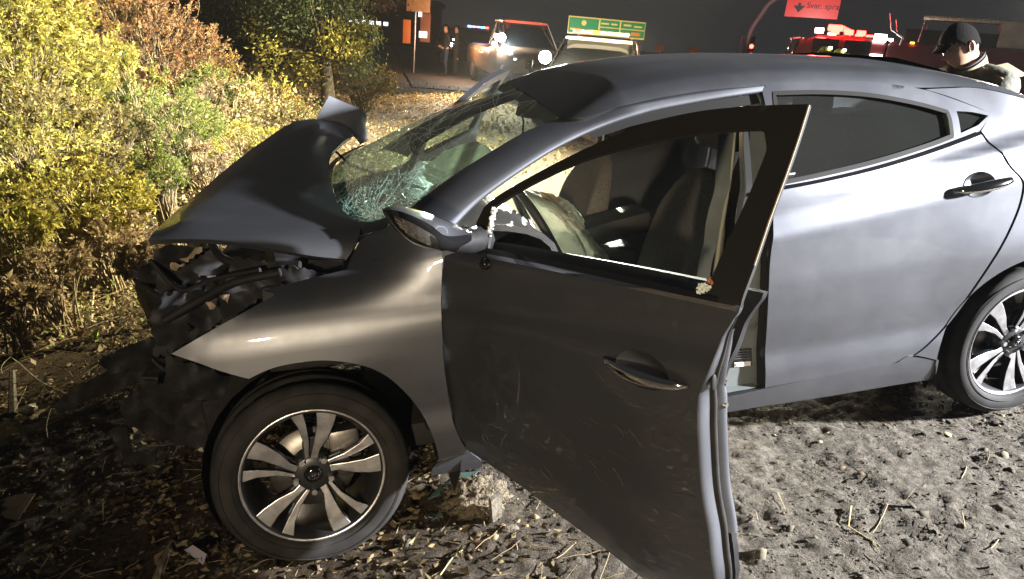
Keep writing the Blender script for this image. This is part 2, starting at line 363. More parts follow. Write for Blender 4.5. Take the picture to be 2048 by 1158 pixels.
def mat_ground():
    m = bpy.data.materials.new('trodden_soil'); m.use_nodes = True; nt = m.node_tree; b = nt.nodes['Principled BSDF']; L = nt.links.new
    tc = nt.nodes.new('ShaderNodeTexCoord')
    def noise(s,d=6,r=.6):
        n = nt.nodes.new('ShaderNodeTexNoise'); n.inputs['Scale'].default_value = s; n.inputs['Detail'].default_value = d; n.inputs['Roughness'].default_value = r; L(tc.outputs['Object'],n.inputs['Vector']); return n.outputs['Fac']
    def ramp(f,*st):
        r = nt.nodes.new('ShaderNodeValToRGB'); e = r.color_ramp.elements
        while len(e)<len(st): e.new(.5)
        for i,(p,c) in enumerate(st): e[i].position=p; e[i].color=(*c,1)
        L(f,r.inputs[0]); return r.outputs[0]
    dirt = ramp(noise(38,8,.7),(.32,(.040,.034,.027)),(.5,(.110,.096,.076)),(.68,(.20,.178,.142)))
    litter = ramp(noise(60,8,.75),(.3,(.016,.011,.007)),(.55,(.05,.034,.019)),(.75,(.11,.078,.042)))
    sx = nt.nodes.new('ShaderNodeSeparateXYZ'); L(tc.outputs['Object'],sx.inputs[0])
    mr = nt.nodes.new('ShaderNodeMapRange'); mr.inputs[1].default_value = 1.2; mr.inputs[2].default_value = .1
    ad = nt.nodes.new('ShaderNodeMath'); ad.operation='MULTIPLY_ADD'; L(noise(2.2,5),ad.inputs[0]); ad.inputs[1].default_value=1.6; L(sx.outputs[0],ad.inputs[2])
    sb = nt.nodes.new('ShaderNodeMath'); sb.operation='SUBTRACT'; L(ad.outputs[0],sb.inputs[0]); sb.inputs[1].default_value=.8; L(sb.outputs[0],mr.inputs[0])
    mx = nt.nodes.new('ShaderNodeMix'); mx.data_type='RGBA'; L(mr.outputs[0],mx.inputs['Factor']); L(dirt,mx.inputs['A']); L(litter,mx.inputs['B']); L(mx.outputs['Result'],b.inputs['Base Color'])
    b.inputs['Roughness'].default_value=.9; b.inputs['Specular IOR Level'].default_value=.25
    bp = nt.nodes.new('ShaderNodeBump'); bp.inputs['Strength'].default_value=.8; bp.inputs['Distance'].default_value=.012; L(noise(110,8,.7),bp.inputs['Height']); L(bp.outputs[0],b.inputs['Normal'])
    return m
ground = fastmesh('ground', np.stack([gx_,gy_,gzv],-1).reshape(-1,3), Fq, mat_ground()); tag(ground, kind='structure')
# asphalt of the road the emergency vehicles stand on
rx,ry = np.meshgrid(np.linspace(2.2,130,90),np.linspace(17.5,60,40)); rx = rx+(ry-17.5)*.06
rv = np.stack([rx,ry,gz(rx,ry,False)+.03],-1); ii = np.arange(rx.size).reshape(rx.shape)
road = fastmesh('road', rv.reshape(-1,3), np.stack([ii[:-1,:-1],ii[:-1,1:],ii[1:,1:],ii[1:,:-1]],-1).reshape(-1,4), mat('asphalt',(.045,.045,.047),.8,var=.3,vscale=3,bump=.4,bscale=120)); tag(road, kind='structure')

# ------------------------------------------------------------------ the wrecked sedan
car = empty('crashed_sedan', (0,0,0), label='wrecked grey sedan with crumpled bonnet and open driver door on the dirt', cat='car')
TH = rad(59)
XZ = lambda *p: np.array(p,float)
# rear door, traced on the photograph and laid on the side surface
bl = px_side([(1552,374),(1640,358),(1740,335),(1850,302),(1925,275),(1958,262)])
rd_cut = px_side([(1958,262),(1985,293),(2020,335),(2040,356),(2045,375),(2036,415),(2015,465),(1985,518),(1940,585),(1895,645),(1855,688),(1825,711),(1790,725)])
rd_out = segs(rd_cut, px_side([(1790,725),(1660,751),(1531,776)]), px_side([(1531,776),(1535,640),(1541,520),(1548,430),(1552,374)]), bl, n=5)
def ellipse(c,a,b,n=28,rot=0):
    t = np.linspace(0,2*np.pi,n,endpoint=False); x,y = a*np.cos(t),b*np.sin(t)
    return np.c_[c[0]+x*math.cos(rot)-y*math.sin(rot),c[1]+x*math.sin(rot)+y*math.cos(rot)]
def bowl(name, c, a, b, rot, f3, depth, m, parent):
    rows=[]
    for k,s in enumerate(np.linspace(1,.02,7)):
        rows.append((ellipse(c,a*s,b*s,28,rot),depth*(1-s*s)))
    R = [side_pts(f3,e,d) for e,d in rows]
    return grid(name,R,m,parent,closed=True,flip=True)
def side_pts(f3,e,d): return f3(e,d)
def sidef(door=0.):
    return lambda q,off=0.: side(off,door)(q)
def handle(parent, p0, p1, door, chrome=True):
    """pull bar bridging a cupped recess"""
    a,b = on_side(*p0,0,door),on_side(*p1,0,door); d = b-a; L = np.linalg.norm(d); d /= L; nrm = np.array([-d[1],d[0]]); rows=[]
    for t in np.linspace(0,1,17):
        s = math.sin(math.pi*t)**.6; c = a+d*L*t; hh = .004+.0155*s*(1-.25*t); lift = .004+.030*s
        ring=[]
        for ang in np.linspace(0,2*np.pi,12,endpoint=False):
            q = c+nrm*hh*math.cos(ang)*1.0; ring.append(side(-(lift+.008*math.sin(ang)*(.3+s)),door)(np.array([q]))[0])
        rows.append(ring)
    return grid('handle',rows,M['chrome'],parent,closed=True), (a+b)/2, L, math.atan2(d[1],d[0])
c_ = (on_side(1908,380)+on_side(2025,355))/2; ang_ = math.atan2(*(on_side(2025,355)-on_side(1908,380))[::-1])
cup = ellipse(c_+np.array([-.012,-.002]),.062,.042,28,ang_)
rear_door = panel('rear_door', rd_out, side(.002), M['paint'], car, .024, .02, holes=[cup])
bowl('handle_recess', c_+np.array([-.012,-.002]),.062,.042,ang_, sidef(), .032, M['paint'], rear_door)
handle(rear_door,(1908,381),(2027,354),0)
# its window: black frame, tinted pane, quarter light
top_edge = px_side([(1520,166),(1600,161),(1700,161),(1780,168),(1850,180),(1915,201),(1983,227)])
tip = px_side([(1983,227),(1975,240),(1958,262)])
fr_out = segs(top_edge, tip, bl[::-1], px_side([(1552,374),(1545,300),(1535,230),(1520,166)]), n=6)
gl = segs(px_side([(1548,186),(1640,184),(1740,190),(1830,206),(1893,223)]), px_side([(1893,223),(1899,240),(1903,272)]), px_side([(1903,272),(1850,292),(1740,325),(1640,349),(1562,365)]), px_side([(1562,365),(1556,280),(1548,186)]), n=6)
qt = segs(px_side([(1912,222),(1945,224),(1976,231)]), px_side([(1976,231),(1956,250)]), px_side([(1956,250),(1930,262),(1921,266)]), px_side([(1921,266),(1917,240),(1912,222)]), n=3)
frame = panel('window_frame', fr_out, side(-.001), M['paint'], rear_door, .02, .025, holes=[gl,qt])
panel('window_glass', gl, side(.012), M['glass'], rear_door, .04)
panel('quarter_glass', qt, side(.010), M['glass'], rear_door, .03)
def ring_strip(name, loop, wdt, f3, m, parent, closed=True):
    L = resample(loop,.02,closed); c = np.roll(L,-1,0)-np.roll(L,1,0) if closed else np.gradient(L,axis=0)
    n = np.c_[-c[:,1],c[:,0]]; n /= np.linalg.norm(n,axis=1)[:,None]+1e-9
    rows = [f3(L-n*wdt*s) for s in (-.5,0,.5)]
    return grid(name,np.array(rows),m,parent,closed=closed)
ring_strip('window_seal', gl, .014, side(-.003), M['matte'], rear_door)
ring_strip('belt_moulding', spline(bl,4)-np.array([0,.004]), .012, side(-.007), M['gloss'], rear_door, False)
box('label_sticker',(.045,.002,.02), tuple(side(.016)(px_side([(1582,353)]))[0]), M['white'], rear_door, rot=eul(32,0,0))
# sill
rocker = segs(XZ((.405,.205),(.425,.26),(.47,.292)),XZ((.47,.292),(.9,.292),(1.3,.300),(1.605,.312),(1.9,.322),(2.12,.332)),XZ((2.12,.332),(2.20,.34),(2.335,.30)),XZ((2.335,.30),(2.343,.214)),XZ((2.343,.214),(1.9,.222),(1.47,.237),(.9,.225),(.405,.205)))
panel('rocker_panel', rocker, side(.004), M['paint'], car, .03, .03)
grid('rocker_underside',[[(x,-.83+dy,z) for x in np.linspace(.42,2.34,12)] for dy,z in ((.0,.222),(.10,.205),(.25,.20))],M['dirt_dark'],car)
# rear quarter with the wheel arch
ta = np.radians(np.linspace(196,-12,30)); arch = np.c_[2.70+.376*np.cos(ta),.315+.372*np.sin(ta)]; arch[0] = (2.343,.214)
cp = px_side([(1983,227),(1950,213),(1915,199),(1880,187),(1850,179)])
q0 = rd_cut[-1]+np.array([.009,-.004])
quarter = segs(np.vstack([q0,XZ((2.21,.346),(2.335,.304))]), XZ((2.335,.304),(2.343,.214)), arch, XZ(tuple(arch[-1]),(3.10,.235),(3.4,.26),(3.55,.35)), XZ((3.55,.35),(3.64,.55),(3.66,.8),(3.62,1.0)), XZ((3.62,1.0),(3.3,1.085),(2.95,1.133),(2.72,1.211),(2.5,1.277),(2.38,1.287),(2.30,1.290)), np.vstack([XZ((2.30,1.290)),cp[-1]]), cp[::-1], np.vstack([cp[0],rd_cut[0]+np.array([.009,0])]), rd_cut+np.array([.009,-.001]), n=4)
quarter_panel = panel('quarter_panel', quarter, side(0), M['paint'], car, .026, .012)
grid('arch_liner',[[ (2.70+r*math.cos(t),y,.315+r*math.sin(t)) for t in np.radians(np.linspace(200,-20,24))] for r,y in ((.374,-.872),(.376,-.75),(.376,-.45))],M['dirt_dark'],car)
bot = [at_y(*p) for p in ((800,431,-.715),(735,447,-.60),(685,432,-.40),(662,400,-.18),(656,362,.06),(664,332,.28),(690,310,.50),(728,292,.68))]
top = [at_y(*p) for p in ((1118,237,-.575),(1100,222,-.42),(1080,208,-.25),(1062,195,-.06),(1046,185,.12),(1032,177,.28),(1020,171,.42),(1007,166,.55))]
bot,top = spline(bot,5),spline(top,5)
# A-pillar: a rounded bar between the windscreen and the door opening
zrail = lambda x: float(np.interp(x,[1.02,1.15,1.35,1.55]+list(top_edge[3:,0]),[1.285,1.316,1.338,1.348]+list(top_edge[3:,1]-.004)))
redge = lambda x: np.array([x,-float(W(x,zrail(x))),zrail(x)])
A1 = [at_y(800,431,-.715),at_y(905,352,-.675),at_y(1005,289,-.635),at_y(1060,259,-.605),at_y(1118,237,-.575),redge(1.16),redge(1.35),redge(1.52),redge(1.69)]
A2 = [side()(px_side([p]))[0] for p in ((868,443),(950,385),(1050,320),(1125,277),(1200,243),(1290,216),(1370,200),(1450,187),(1524,176))]
A3 = [side()(px_side([p]))[0] for p in ((905,462),(962,404),(1050,340),(1125,294),(1205,257),(1292,229),(1372,212),(1452,198),(1524,188))]
def pl(L,n=6): return spline(L,n)
a1,a2,a3 = pl(A1),pl(A2),pl(A3)
mid = (a1+a2)/2+np.array([-.0,-.006,.010])
a4 = a3+np.array([.01,.035,.0])
grid('a_pillar',[a1,mid,a2+np.array([0,-.004,.002]),a3,a4],M['paint'],car,sub=1)
# roof skin from windscreen header to backlight
stn = [(1.16,zrail(1.16),1.408),(1.35,zrail(1.35),1.432),(1.6,zrail(1.6),1.442),(1.85,zrail(1.85),1.436),(2.05,zrail(2.05),1.420),(2.2,zrail(2.2),1.403),(2.30,1.295,1.388),(2.5,1.280,1.335),(2.72,1.213,1.255),(2.95,1.135,1.160)]
fr0 = spline(np.vstack([[redge(1.03)],top[::5],[redge(1.03)*np.array([1,-1,1])+np.array([0,-.01,.02])]]),6); k_ = np.r_[0,np.cumsum(np.linalg.norm(np.diff(fr0,axis=0),axis=1))]
tt = np.linspace(0,1,33); row0 = np.stack([np.interp(tt,k_/k_[-1],fr0[:,q]) for q in range(3)],-1); rs=[row0+np.array([0,0,.004])]
for x,zr,zc in [tuple(r) for r in spline(stn,5)]:
    wr = float(W(x,zr)); u = np.linspace(-1,1,33); u = np.sign(u)*np.abs(u)**.75
    rs.append(np.c_[np.full(33,x),wr*u,zr+(zc-zr)*(1-np.abs(u)**4.2)**(1/2.0)])
roof = grid('roof',rs,M['paint'],car,thick=.012,flip=True)
# drip edge and the black channel of the door opening along the roof rail
rail = px_side([(1180,262),(1260,236),(1340,217),(1420,204),(1490,195),(1520,190)])
ring_strip('door_seal', rail-np.array([0,.012]), .03, side(.02), M['seal'], car, False)
# backlight, boot lid, tail
bk = [[(x,y,z+.02*(1-abs(y)/.6)) for y in np.linspace(-w_,w_,9)] for x,z,w_ in ((2.33,1.388,.47),(2.5,1.338,.50),(2.72,1.258,.53),(2.92,1.174,.55))]
grid('rear_windscreen',bk,M['glass'],car,flip=True)
tl = [[(x,y,z+.02*(1-(y/.7)**2)) for y in np.linspace(-w_,w_,11)] for x,z,w_ in ((2.94,1.13,.68),(3.2,1.095,.66),(3.45,1.08,.63),(3.60,1.06,.60),(3.66,1.0,.60),(3.64,.80,.60),(3.70,.72,.62),(3.72,.5,.62),(3.62,.30,.6))]
grid('boot_lid',tl,M['paint'],car,flip=True)
# far side (mirrored)
panel('far_rear_door', rd_out, side(.002,sign=1), M['paint'], car, .05)
panel('far_window_frame', fr_out, side(0,sign=1), M['matte'], car, .04, holes=[gl])
panel('far_window', gl, side(.01,sign=1), M['clear'], car, .06)
panel('far_quarter_panel', quarter, side(0,sign=1), M['paint'], car, .05)
panel('far_rocker_panel', rocker, side(.004,sign=1), M['paint'], car, .05)
def mirr(P): return np.asarray(P)*np.array([1,-1,1])
grid('far_a_pillar',[mirr(a1),mirr(mid),mirr(a2),mirr(a3),mirr(a4)],M['matte'],car,flip=True)
fp = segs(XZ((.02,.66),(.12,.90),(.5,.945)),XZ((.5,.945),(.52,.6),(.52,.28)),XZ((.52,.28),(.42,.25),(.36,.42),(.2,.62),(.02,.66)))
panel('far_fender', fp, side(0,sign=1), M['paint'], car, .05)

# near front wing, torn at the front
wing = segs(px_side([(342,708),(395,677),(460,640),(548,591)]), px_side([(548,591),(545,584),(528,580)]), px_side([(528,580),(600,562),(690,540),(760,520)]), px_side([(760,520),(812,490),(850,480),(884,505)]),
  px_side([(884,505),(883,560),(882,620),(885,700),(894,780),(908,850),(933,903)]), px_side([(933,903),(905,915),(878,921)]), px_side([(878,921),(868,880),(848,835),(815,790),(772,752),(720,730),(650,721),(580,728),(535,740),(497,758)]), px_side([(497,758),(440,742),(390,724),(342,708)]), n=6)
fender = panel('front_wing', wing, side(0), M['paint'], car, .022, .006)
gus = segs(px_side([(694,540),(700,520),(722,480)]), px_side([(722,480),(750,464),(785,450),(830,447),(880,480)]), px_side([(880,480),(850,486),(812,493)]), px_side([(812,493),(760,524),(694,540)]), n=5)
panel('wing_gusset', gus, side(.004), M['paint'], car, .02, .006)
sc = segs(px_side([(862,951),(872,926),(940,904)]),px_side([(940,904),(962,922),(958,936)]),px_side([(958,936),(910,942),(862,951)]),n=4)
panel('splash_guard', sc, side(-.004), M['paint'], car, .02, .01)
grid('wheel_liner',[[ (.10+r*math.cos(t),y,.30+r*math.sin(t)) for t in np.radians(np.linspace(200,-25,24))] for r,y in ((.40,-.868),(.395,-.75),(.40,-.45),(.40,-.3))],M['dirt_dark'],car)

# bonnet, buckled: control net traced with its own depths
hn = [[(300,490,-.60),(355,487,-.63),(430,489,-.66),(520,502,-.69),(605,515,-.70),(692,523,-.70)],
      [(318,470,-.53),(375,458,-.57),(450,461,-.60),(530,468,-.63),(615,476,-.65),(712,492,-.67)],
      [(345,445,-.42),(398,436,-.46),(470,438,-.49),(545,442,-.52),(628,448,-.55),(718,462,-.61)],
      [(390,405,-.22),(450,392,-.25),(515,388,-.27),(575,390,-.30),(630,400,-.32),(678,422,-.42)],
      [(455,348,.06),(510,330,.05),(560,322,.03),(600,322,.0),(628,330,-.02),(655,362,-.13)],
      [(530,288,.34),(570,272,.34),(605,266,.33),(635,268,.31),(650,285,.29),(664,312,.15)],
      [(590,250,.56),(612,247,.57),(632,246,.58),(655,248,.58),(685,256,.57),(705,276,.48)]]
H3 = np.array([[at_y(*p) for p in r] for r in hn])
def dense(net,n):
    a = np.array([spline(r,n) for r in net]); return np.array([spline(a[:,j],n) for j in range(a.shape[1])]).transpose(1,0,2)
hd = dense(H3,5)
buck = fbm(hd[...,0],hd[...,1],31,4,.35); hd[...,2] += .012*buck
hood = grid('bonnet',hd,M['paint'],car,thick=-.018)
fl = [[(628,247,.57),(642,220,.60),(656,193,.62)],[(655,249,.58),(672,222,.61),(684,205,.63)],[(684,255,.58),(706,234,.61),(727,226,.63)],[(712,278,.58),(722,262,.61),(726,244,.63)],[(720,290,.57),(728,284,.60),(733,280,.62)]]
grid('bonnet_corner',dense(np.array([[at_y(*p) for p in r] for r in fl]),4),M['paint'],car,thick=.014)
tube('bonnet_edge',[at_y(*p) for p in ((656,193,.615),(684,205,.625),(727,226,.625),(722,250,.62),(733,282,.61))],.006,M['alloy'],car,6)
# windscreen: near edge along the pillar, bowed to the front
ws=[]
for s in np.linspace(0,1,25):
    r = bot*(1-s)+top*s; k = np.linspace(-1,1,len(r)); r = r+np.outer((1-k**2)*math.sin(math.pi*s)*.035,np.array([-.6,0,.8])); ws.append(r)
ws = np.array(ws); crush = np.clip(1-np.arange(25)/11,0,1)[:,None]*np.clip(1.1-np.abs(np.linspace(-.75,1.2,ws.shape[1]))*.9,0,1)[None]
nz = fbm(ws[...,0]*3,ws[...,1]*3,41,5,.22); ws[...,2] -= crush*(.05+.06*nz)
nr = 11
wind = grid('windscreen',ws[nr-1:],M['wind'],car,flip=True)
grid('crazed_glass',ws[:nr],M['craze'],wind,flip=True)
# cracks and crushed glass grains
cr=[]
def wpt(u,v):
    a = min(max(u,0),.999)*(ws.shape[0]-1); b = min(max(v,0),.999)*(ws.shape[1]-1); i,j = int(a),int(b); a-=i; b-=j
    return (ws[i,j]*(1-a)+ws[i+1,j]*a)*(1-b)+(ws[i,j+1]*(1-a)+ws[i+1,j+1]*a)*b+np.array([-.002,-.001,.003])
def craze(P):
    if len(P)>2 and min(np.linalg.norm(np.diff(np.array(P),axis=0),axis=1))>1e-5: cr.append(tube_vf(P,random.uniform(.0002,.0005),3,False))
for cu,cv,n_,R0 in ((.10,.22,54,.36),(.20,.50,40,.28),(.06,.64,26,.24)):
    for k in range(n_):                                     # rays from an impact
        a = 2*math.pi*k/n_+random.uniform(-.1,.1); P=[]; L = R0*random.uniform(.4,1.2)
        for t in np.linspace(.02,1,9): u,v = cu+L*t*math.sin(a)+random.gauss(0,.004),cv+L*t*math.cos(a)*1.2+random.gauss(0,.004); P.append(wpt(u,v) if 0<u<.99 and 0<v<.99 else None)
        craze([p for p in P if p is not None])
    for ring_ in range(7):                                  # broken rings
        r = R0*(.12+.11*ring_)
        for k in range(10):
            a0 = random.uniform(0,6.28); P=[]
            for t in np.linspace(0,random.uniform(.3,.9),6): u,v = cu+r*math.sin(a0+t)+random.gauss(0,.003),cv+1.2*r*math.cos(a0+t)+random.gauss(0,.003); P.append(wpt(u,v) if 0<u<.99 and 0<v<.99 else None)
            craze([p for p in P if p is not None])
for k in range(60):                                         # long branching runs up the pane
    u,v = random.uniform(.1,.75),random.uniform(.05,.85); a = random.gauss(.9,.5); P=[]
    for s_ in range(random.randint(6,14)): P.append(wpt(u,v)); a += random.gauss(0,.16); u += .04*math.sin(a); v += .05*math.cos(a)
    craze(P)
V,F = joinvf(cr); mesh('crack',V,F,mat('crack_white',(.62,.68,.65),.35),wind,False)['kind']='stuff'
gr=[]
for k in range(2600):
    u,v = abs(random.gauss(.04,.17)),random.uniform(0,.9); p = wpt(u,v); s = random.uniform(.001,.0032); R_ = eul(*(random.uniform(0,360) for _ in range(3)))
    q = [np.array(R_@Vector(c))*s+p for c in ((1,0,0),(-.6,.8,0),(-.6,-.8,0),(0,0,1))]; gr.append((q,[(0,1,2),(0,3,1),(1,3,2),(2,3,0)]))
V,F = joinvf(gr); mesh('glass_grain',V,F,mat('glass_grains',(.55,.72,.65),.08,spec=1),wind,False)['kind']='stuff'
ring = np.vstack([bot]); grid('cowl',[bot+np.array([-.05,-.02,-.03]),bot+np.array([-.012,-.005,.006]),bot+np.array([.015,.01,.004])],M['gloss'],car)
grid('windscreen_header',[top+np.array([-.035,0,-.028]),top+np.array([-.012,0,-.006]),top+np.array([.012,0,.003])],M['matte'],car)

# driver door, swung open
fd_out = segs(px_side([(889,512),(884,560),(882,615),(886,700),(897,790),(913,860),(938,903)],TH), px_side([(938,903),(962,918),(1030,964),(1100,1016),(1200,1090),(1287,1158),(1350,1208),(1418,1262)],TH), px_side([(1418,1262),(1428,1210),(1427,1158),(1419,1090),(1404,1000),(1396,900),(1395,800)],TH), px_side([(1395,800),(1403,775),(1420,735),(1442,678),(1462,645),(1476,626),(1481,612)],TH), px_side([(1481,612),(1350,582),(1220,553),(1100,528),(985,505),(930,500),(889,512)],TH), n=5)
hp = ((1207,716),(1376,772)); hc = (on_side(*hp[0],0,TH)+on_side(*hp[1],0,TH))/2; hang = math.atan2(*(on_side(*hp[1],0,TH)-on_side(*hp[0],0,TH))[::-1])
cup = ellipse(hc+np.array([-.006,0]),.075,.046,28,hang)
fdoor = panel('front_door', fd_out, side(0,TH), M['paint'], car, .022, .012, holes=[cup]); fdoor['label']='open driver door with a scuffed lower skin and empty window opening'
bowl('handle_recess', hc+np.array([-.006,0]),.075,.046,hang, sidef(TH), .036, M['paint'], fdoor)
handle(fdoor,*hp,TH)
f_out = segs(px_side([(985,506),(960,503),(938,500)],TH), px_side([(938,500),(950,455),(968,415)],TH), px_side([(968,415),(1000,389),(1080,343),(1180,293),(1290,248),(1400,222),(1520,211),(1620,208)],TH), px_side([(1620,208),(1600,272),(1575,345),(1540,440),(1510,530),(1482,611)],TH), px_side([(1482,611),(1350,582),(1220,553),(1100,528),(985,506)],TH), n=5)
f_hole = segs(px_side([(990,413),(1060,369),(1170,319),(1300,284),(1430,263),(1520,257)],TH), px_side([(1520,257),(1533,264),(1536,280),(1532,305)],TH), px_side([(1532,305),(1500,385),(1450,495),(1410,588)],TH), px_side([(1410,588),(1300,563),(1150,531),(1050,511),(976,497)],TH), px_side([(976,497),(980,470),(984,440),(990,413)],TH), n=5)
wframe = panel('window_frame', f_out, side(-.002,TH), M['matte'], fdoor, .02, .010, holes=[f_hole])
ring_strip('belt_strip', px_side([(980,509),(1100,532),(1220,558),(1350,587),(1478,613)],TH), .010, side(-.014,TH), M['chrome'], fdoor, False)
ring_strip('belt_seal', px_side([(978,500),(1100,523),(1220,548),(1350,577),(1440,598)],TH), .014, side(-.010,TH), M['gloss'], fdoor, False)
tube('frame_edge_trim',[side(-.004,TH)(px_side([p],TH))[0] for p in ((1619,210),(1600,272),(1575,345),(1540,440),(1510,530))],.0022,M['tan'],fdoor,5)
panel('door_card', f_out[:0] if False else fd_out*np.array([1,1])*1.0, side(.095,TH), M['black'], fdoor, .05, .02)
re_ = px_side([(1427,1200),(1427,1158),(1419,1090),(1404,1000),(1396,900),(1395,800),(1403,775),(1420,735),(1442,678),(1462,645),(1480,613)],TH); re_ = spline(re_,5)
sw = np.interp(re_[:,1],[.30,.78,.84,.93,1.0],[.85,.85,.62,.34,.12])
f = lambda d,dx=0: side(d*sw,TH)(re_+np.c_[dx*sw,0*sw])
grid('shut_face',[f(0),f(.004,.006),f(.03,.010),f(.046,.010)],M['paint'],fdoor,sub=1)
grid('weather_seal',[f(.045,.008),f(.052,.024),f(.066,.022),f(.072,.006)],M['rubber'],fdoor,sub=1)
ri = re_[10:-8]; si = sw[10:-8]; fi = lambda d,dx=0: side(d*si,TH)(ri+np.c_[dx*si,0*si])
grid('inner_flange',[fi(.072,.012),fi(.085,.026),fi(.105,.030),fi(.116,.012)],M['paint'],fdoor,sub=1)
for p in ((1443,786),(1441,832)):
    q = at_y(p[0],p[1],float(f(.095,.03)[len(re_)//2][1])); c = side(.080,TH)(px_side([(1395,p[1])],TH)+np.array([[.022,0]]))[0]
    bm = bmesh.new(); bmesh.ops.create_cone(bm,segments=12,radius1=.009,radius2=.006,depth=.006,cap_ends=True); bmesh.ops.transform(bm,matrix=Matrix.Translation(Vector(c))@eul(0,90,-59).to_4x4(),verts=bm.verts); frombm('latch_screw',bm,M['steel'],fdoor)
c = side(.022,TH)(px_side([(1404,768)],TH)+np.array([[.014,0]]))[0]
bm = bmesh.new(); bmesh.ops.create_uvsphere(bm,u_segments=14,v_segments=8,radius=.015); bmesh.ops.scale(bm,vec=(.3,.7,1.3),verts=bm.verts); bmesh.ops.transform(bm,matrix=Matrix.Translation(Vector(c))@eul(0,0,-59).to_4x4(),verts=bm.verts); frombm('rubber_plug',bm,M['matte'],fdoor)
# broken window crumbs clinging to the frame
def crumbs(name, pts, n, spread, m, parent, door, s0=.0035):
    P = np.array([side(-.006,door)(px_side([p],door))[0] for p in pts]); P = resample(P,.004,False) if len(P)>1 else P; out=[]
    for k in range(n):
        p = P[random.randrange(len(P))]+np.array([random.gauss(0,spread) for _ in range(3)]); s = random.uniform(.5,1.2)*s0; R_ = eul(*(random.uniform(0,360) for _ in range(3)))
        out.append(([np.array(R_@Vector(c))*s+p for c in ((1,1,.6),(-1,.9,.5),(-1,-1,.6),(1,-.8,.5),(.9,1,-.6),(-1,1,-.5),(-.9,-1,-.6),(1,-1,-.5))],[(0,1,2,3),(7,6,5,4),(0,4,5,1),(1,5,6,2),(2,6,7,3),(3,7,4,0)]))
    V,F = joinvf(out); o = mesh(name,V,F,m,parent,False); o['kind']='stuff'; return o
cm = mat('glass_crumbs',(.80,.86,.80),.12,spec=.9)
crumbs('glass_crumb',[(991,417),(986,440),(981,466)],150,.0035,cm,fdoor,TH,.0026)
crumbs('glass_crumb',[(1404,577),(1412,574)],60,.005,cm,fdoor,TH,.0030)
crumbs('glass_crumb',[(1421,559)],10,.003,mat('red_crumbs',(.5,.2,.12),.3),fdoor,TH,.0030)
sc_ = []
for k in range(46):
    px,py = random.gauss(1190,110),random.gauss(905,70)
    if py > 900+.75*(px-990) or px>1370: continue
    a = random.gauss(.5,.35); L = random.uniform(8,46); b = random.gauss(0,.14); P=[]
    for t in np.linspace(0,1,5): P.append(side(-.0012,TH)(px_side([(px+L*t*math.cos(a+b*t),py+L*t*math.sin(a+b*t))],TH))[0])
    sc_.append(tube_vf(P,random.uniform(.0004,.0009),3,False))
v_,f_ = joinvf(sc_); mesh('scuff',v_,f_,mat('scuff_pale',(.10,.088,.066),.9,spec=.1),fdoor,False)['kind']='stuff'
# wing mirror
tops = [(764,420,-1.17),(790,411,-1.16),(830,419,-1.14),(870,433,-1.11),(910,450,-1.08),(946,466,-1.05)]
rdg = [(764,421,-1.19),(788,420,-1.215),(826,432,-1.215),(864,452,-1.20),(893,472,-1.16),(944,468,-1.08)]
mids = [(765,424,-1.185),(786,440,-1.20),(820,466,-1.205),(858,484,-1.19),(900,489,-1.15),(943,478,-1.07)]
lows = [(767,430,-1.17),(782,455,-1.17),(812,484,-1.17),(852,500,-1.16),(900,505,-1.13),(941,490,-1.06)]
tr = [[at_y(*p) for p in spline(L,5)] for L in (tops,rdg,mids,lows)]
bk1 = [p+np.array([.02,.09,-.02])*k for p,k in zip(tr[3],np.linspace(.3,1,26))]; bk0 = [p+np.array([.02,.09,-.015])*k for p,k in zip(tr[0],np.linspace(.3,1,26))]
mirror = grid('wing_mirror',[tr[0],[(a*.55+b*.45)+np.array([0,0,.004]) for a,b in zip(tr[0],tr[1])],tr[1]],M['paint'],fdoor,sub=1,flip=True)
grid('mirror_shell',[tr[1],tr[2],tr[3],bk1,bk0,tr[0]],M['gloss'],mirror,sub=1,flip=True)
def mq(px,py,y): return at_y(px,py,y)-np.array([0,.012,0])
gm = [[(786,428,-1.212),(815,440,-1.216),(845,456,-1.210),(868,470,-1.195)],[(792,442,-1.206),(822,460,-1.208),(852,474,-1.200),(876,484,-1.180)],[(806,462,-1.198),(830,476,-1.20),(856,488,-1.188),(878,496,-1.165)]]
grid('mirror_glass',dense(np.array([[mq(*p) for p in r] for r in gm]),4),M['mirror'],mirror,flip=True)
mb = on_side(950,482,0,TH)
tube('mirror_arm',[side(.02,TH)(np.array([mb]))[0],at_y(938,482,-1.02),at_y(905,486,-1.08)],[.045,.035,.025],M['black'],fdoor,10)
box('mirror_sail',(.08,.02,.10),tuple(side(.0,TH)(np.array([[mb[0]-.015,mb[1]-.01]]))[0]),M['matte'],fdoor,rot=eul(0,0,-59),bevel=.008)
bm = bmesh.new(); bmesh.ops.create_uvsphere(bm,u_segments=12,v_segments=8,radius=.018); bmesh.ops.translate(bm,vec=Vector(side(-.004,TH)(px_side([(972,527)],TH))[0]),verts=bm.verts); frombm('trim_cap',bm,M['gloss'],fdoor)
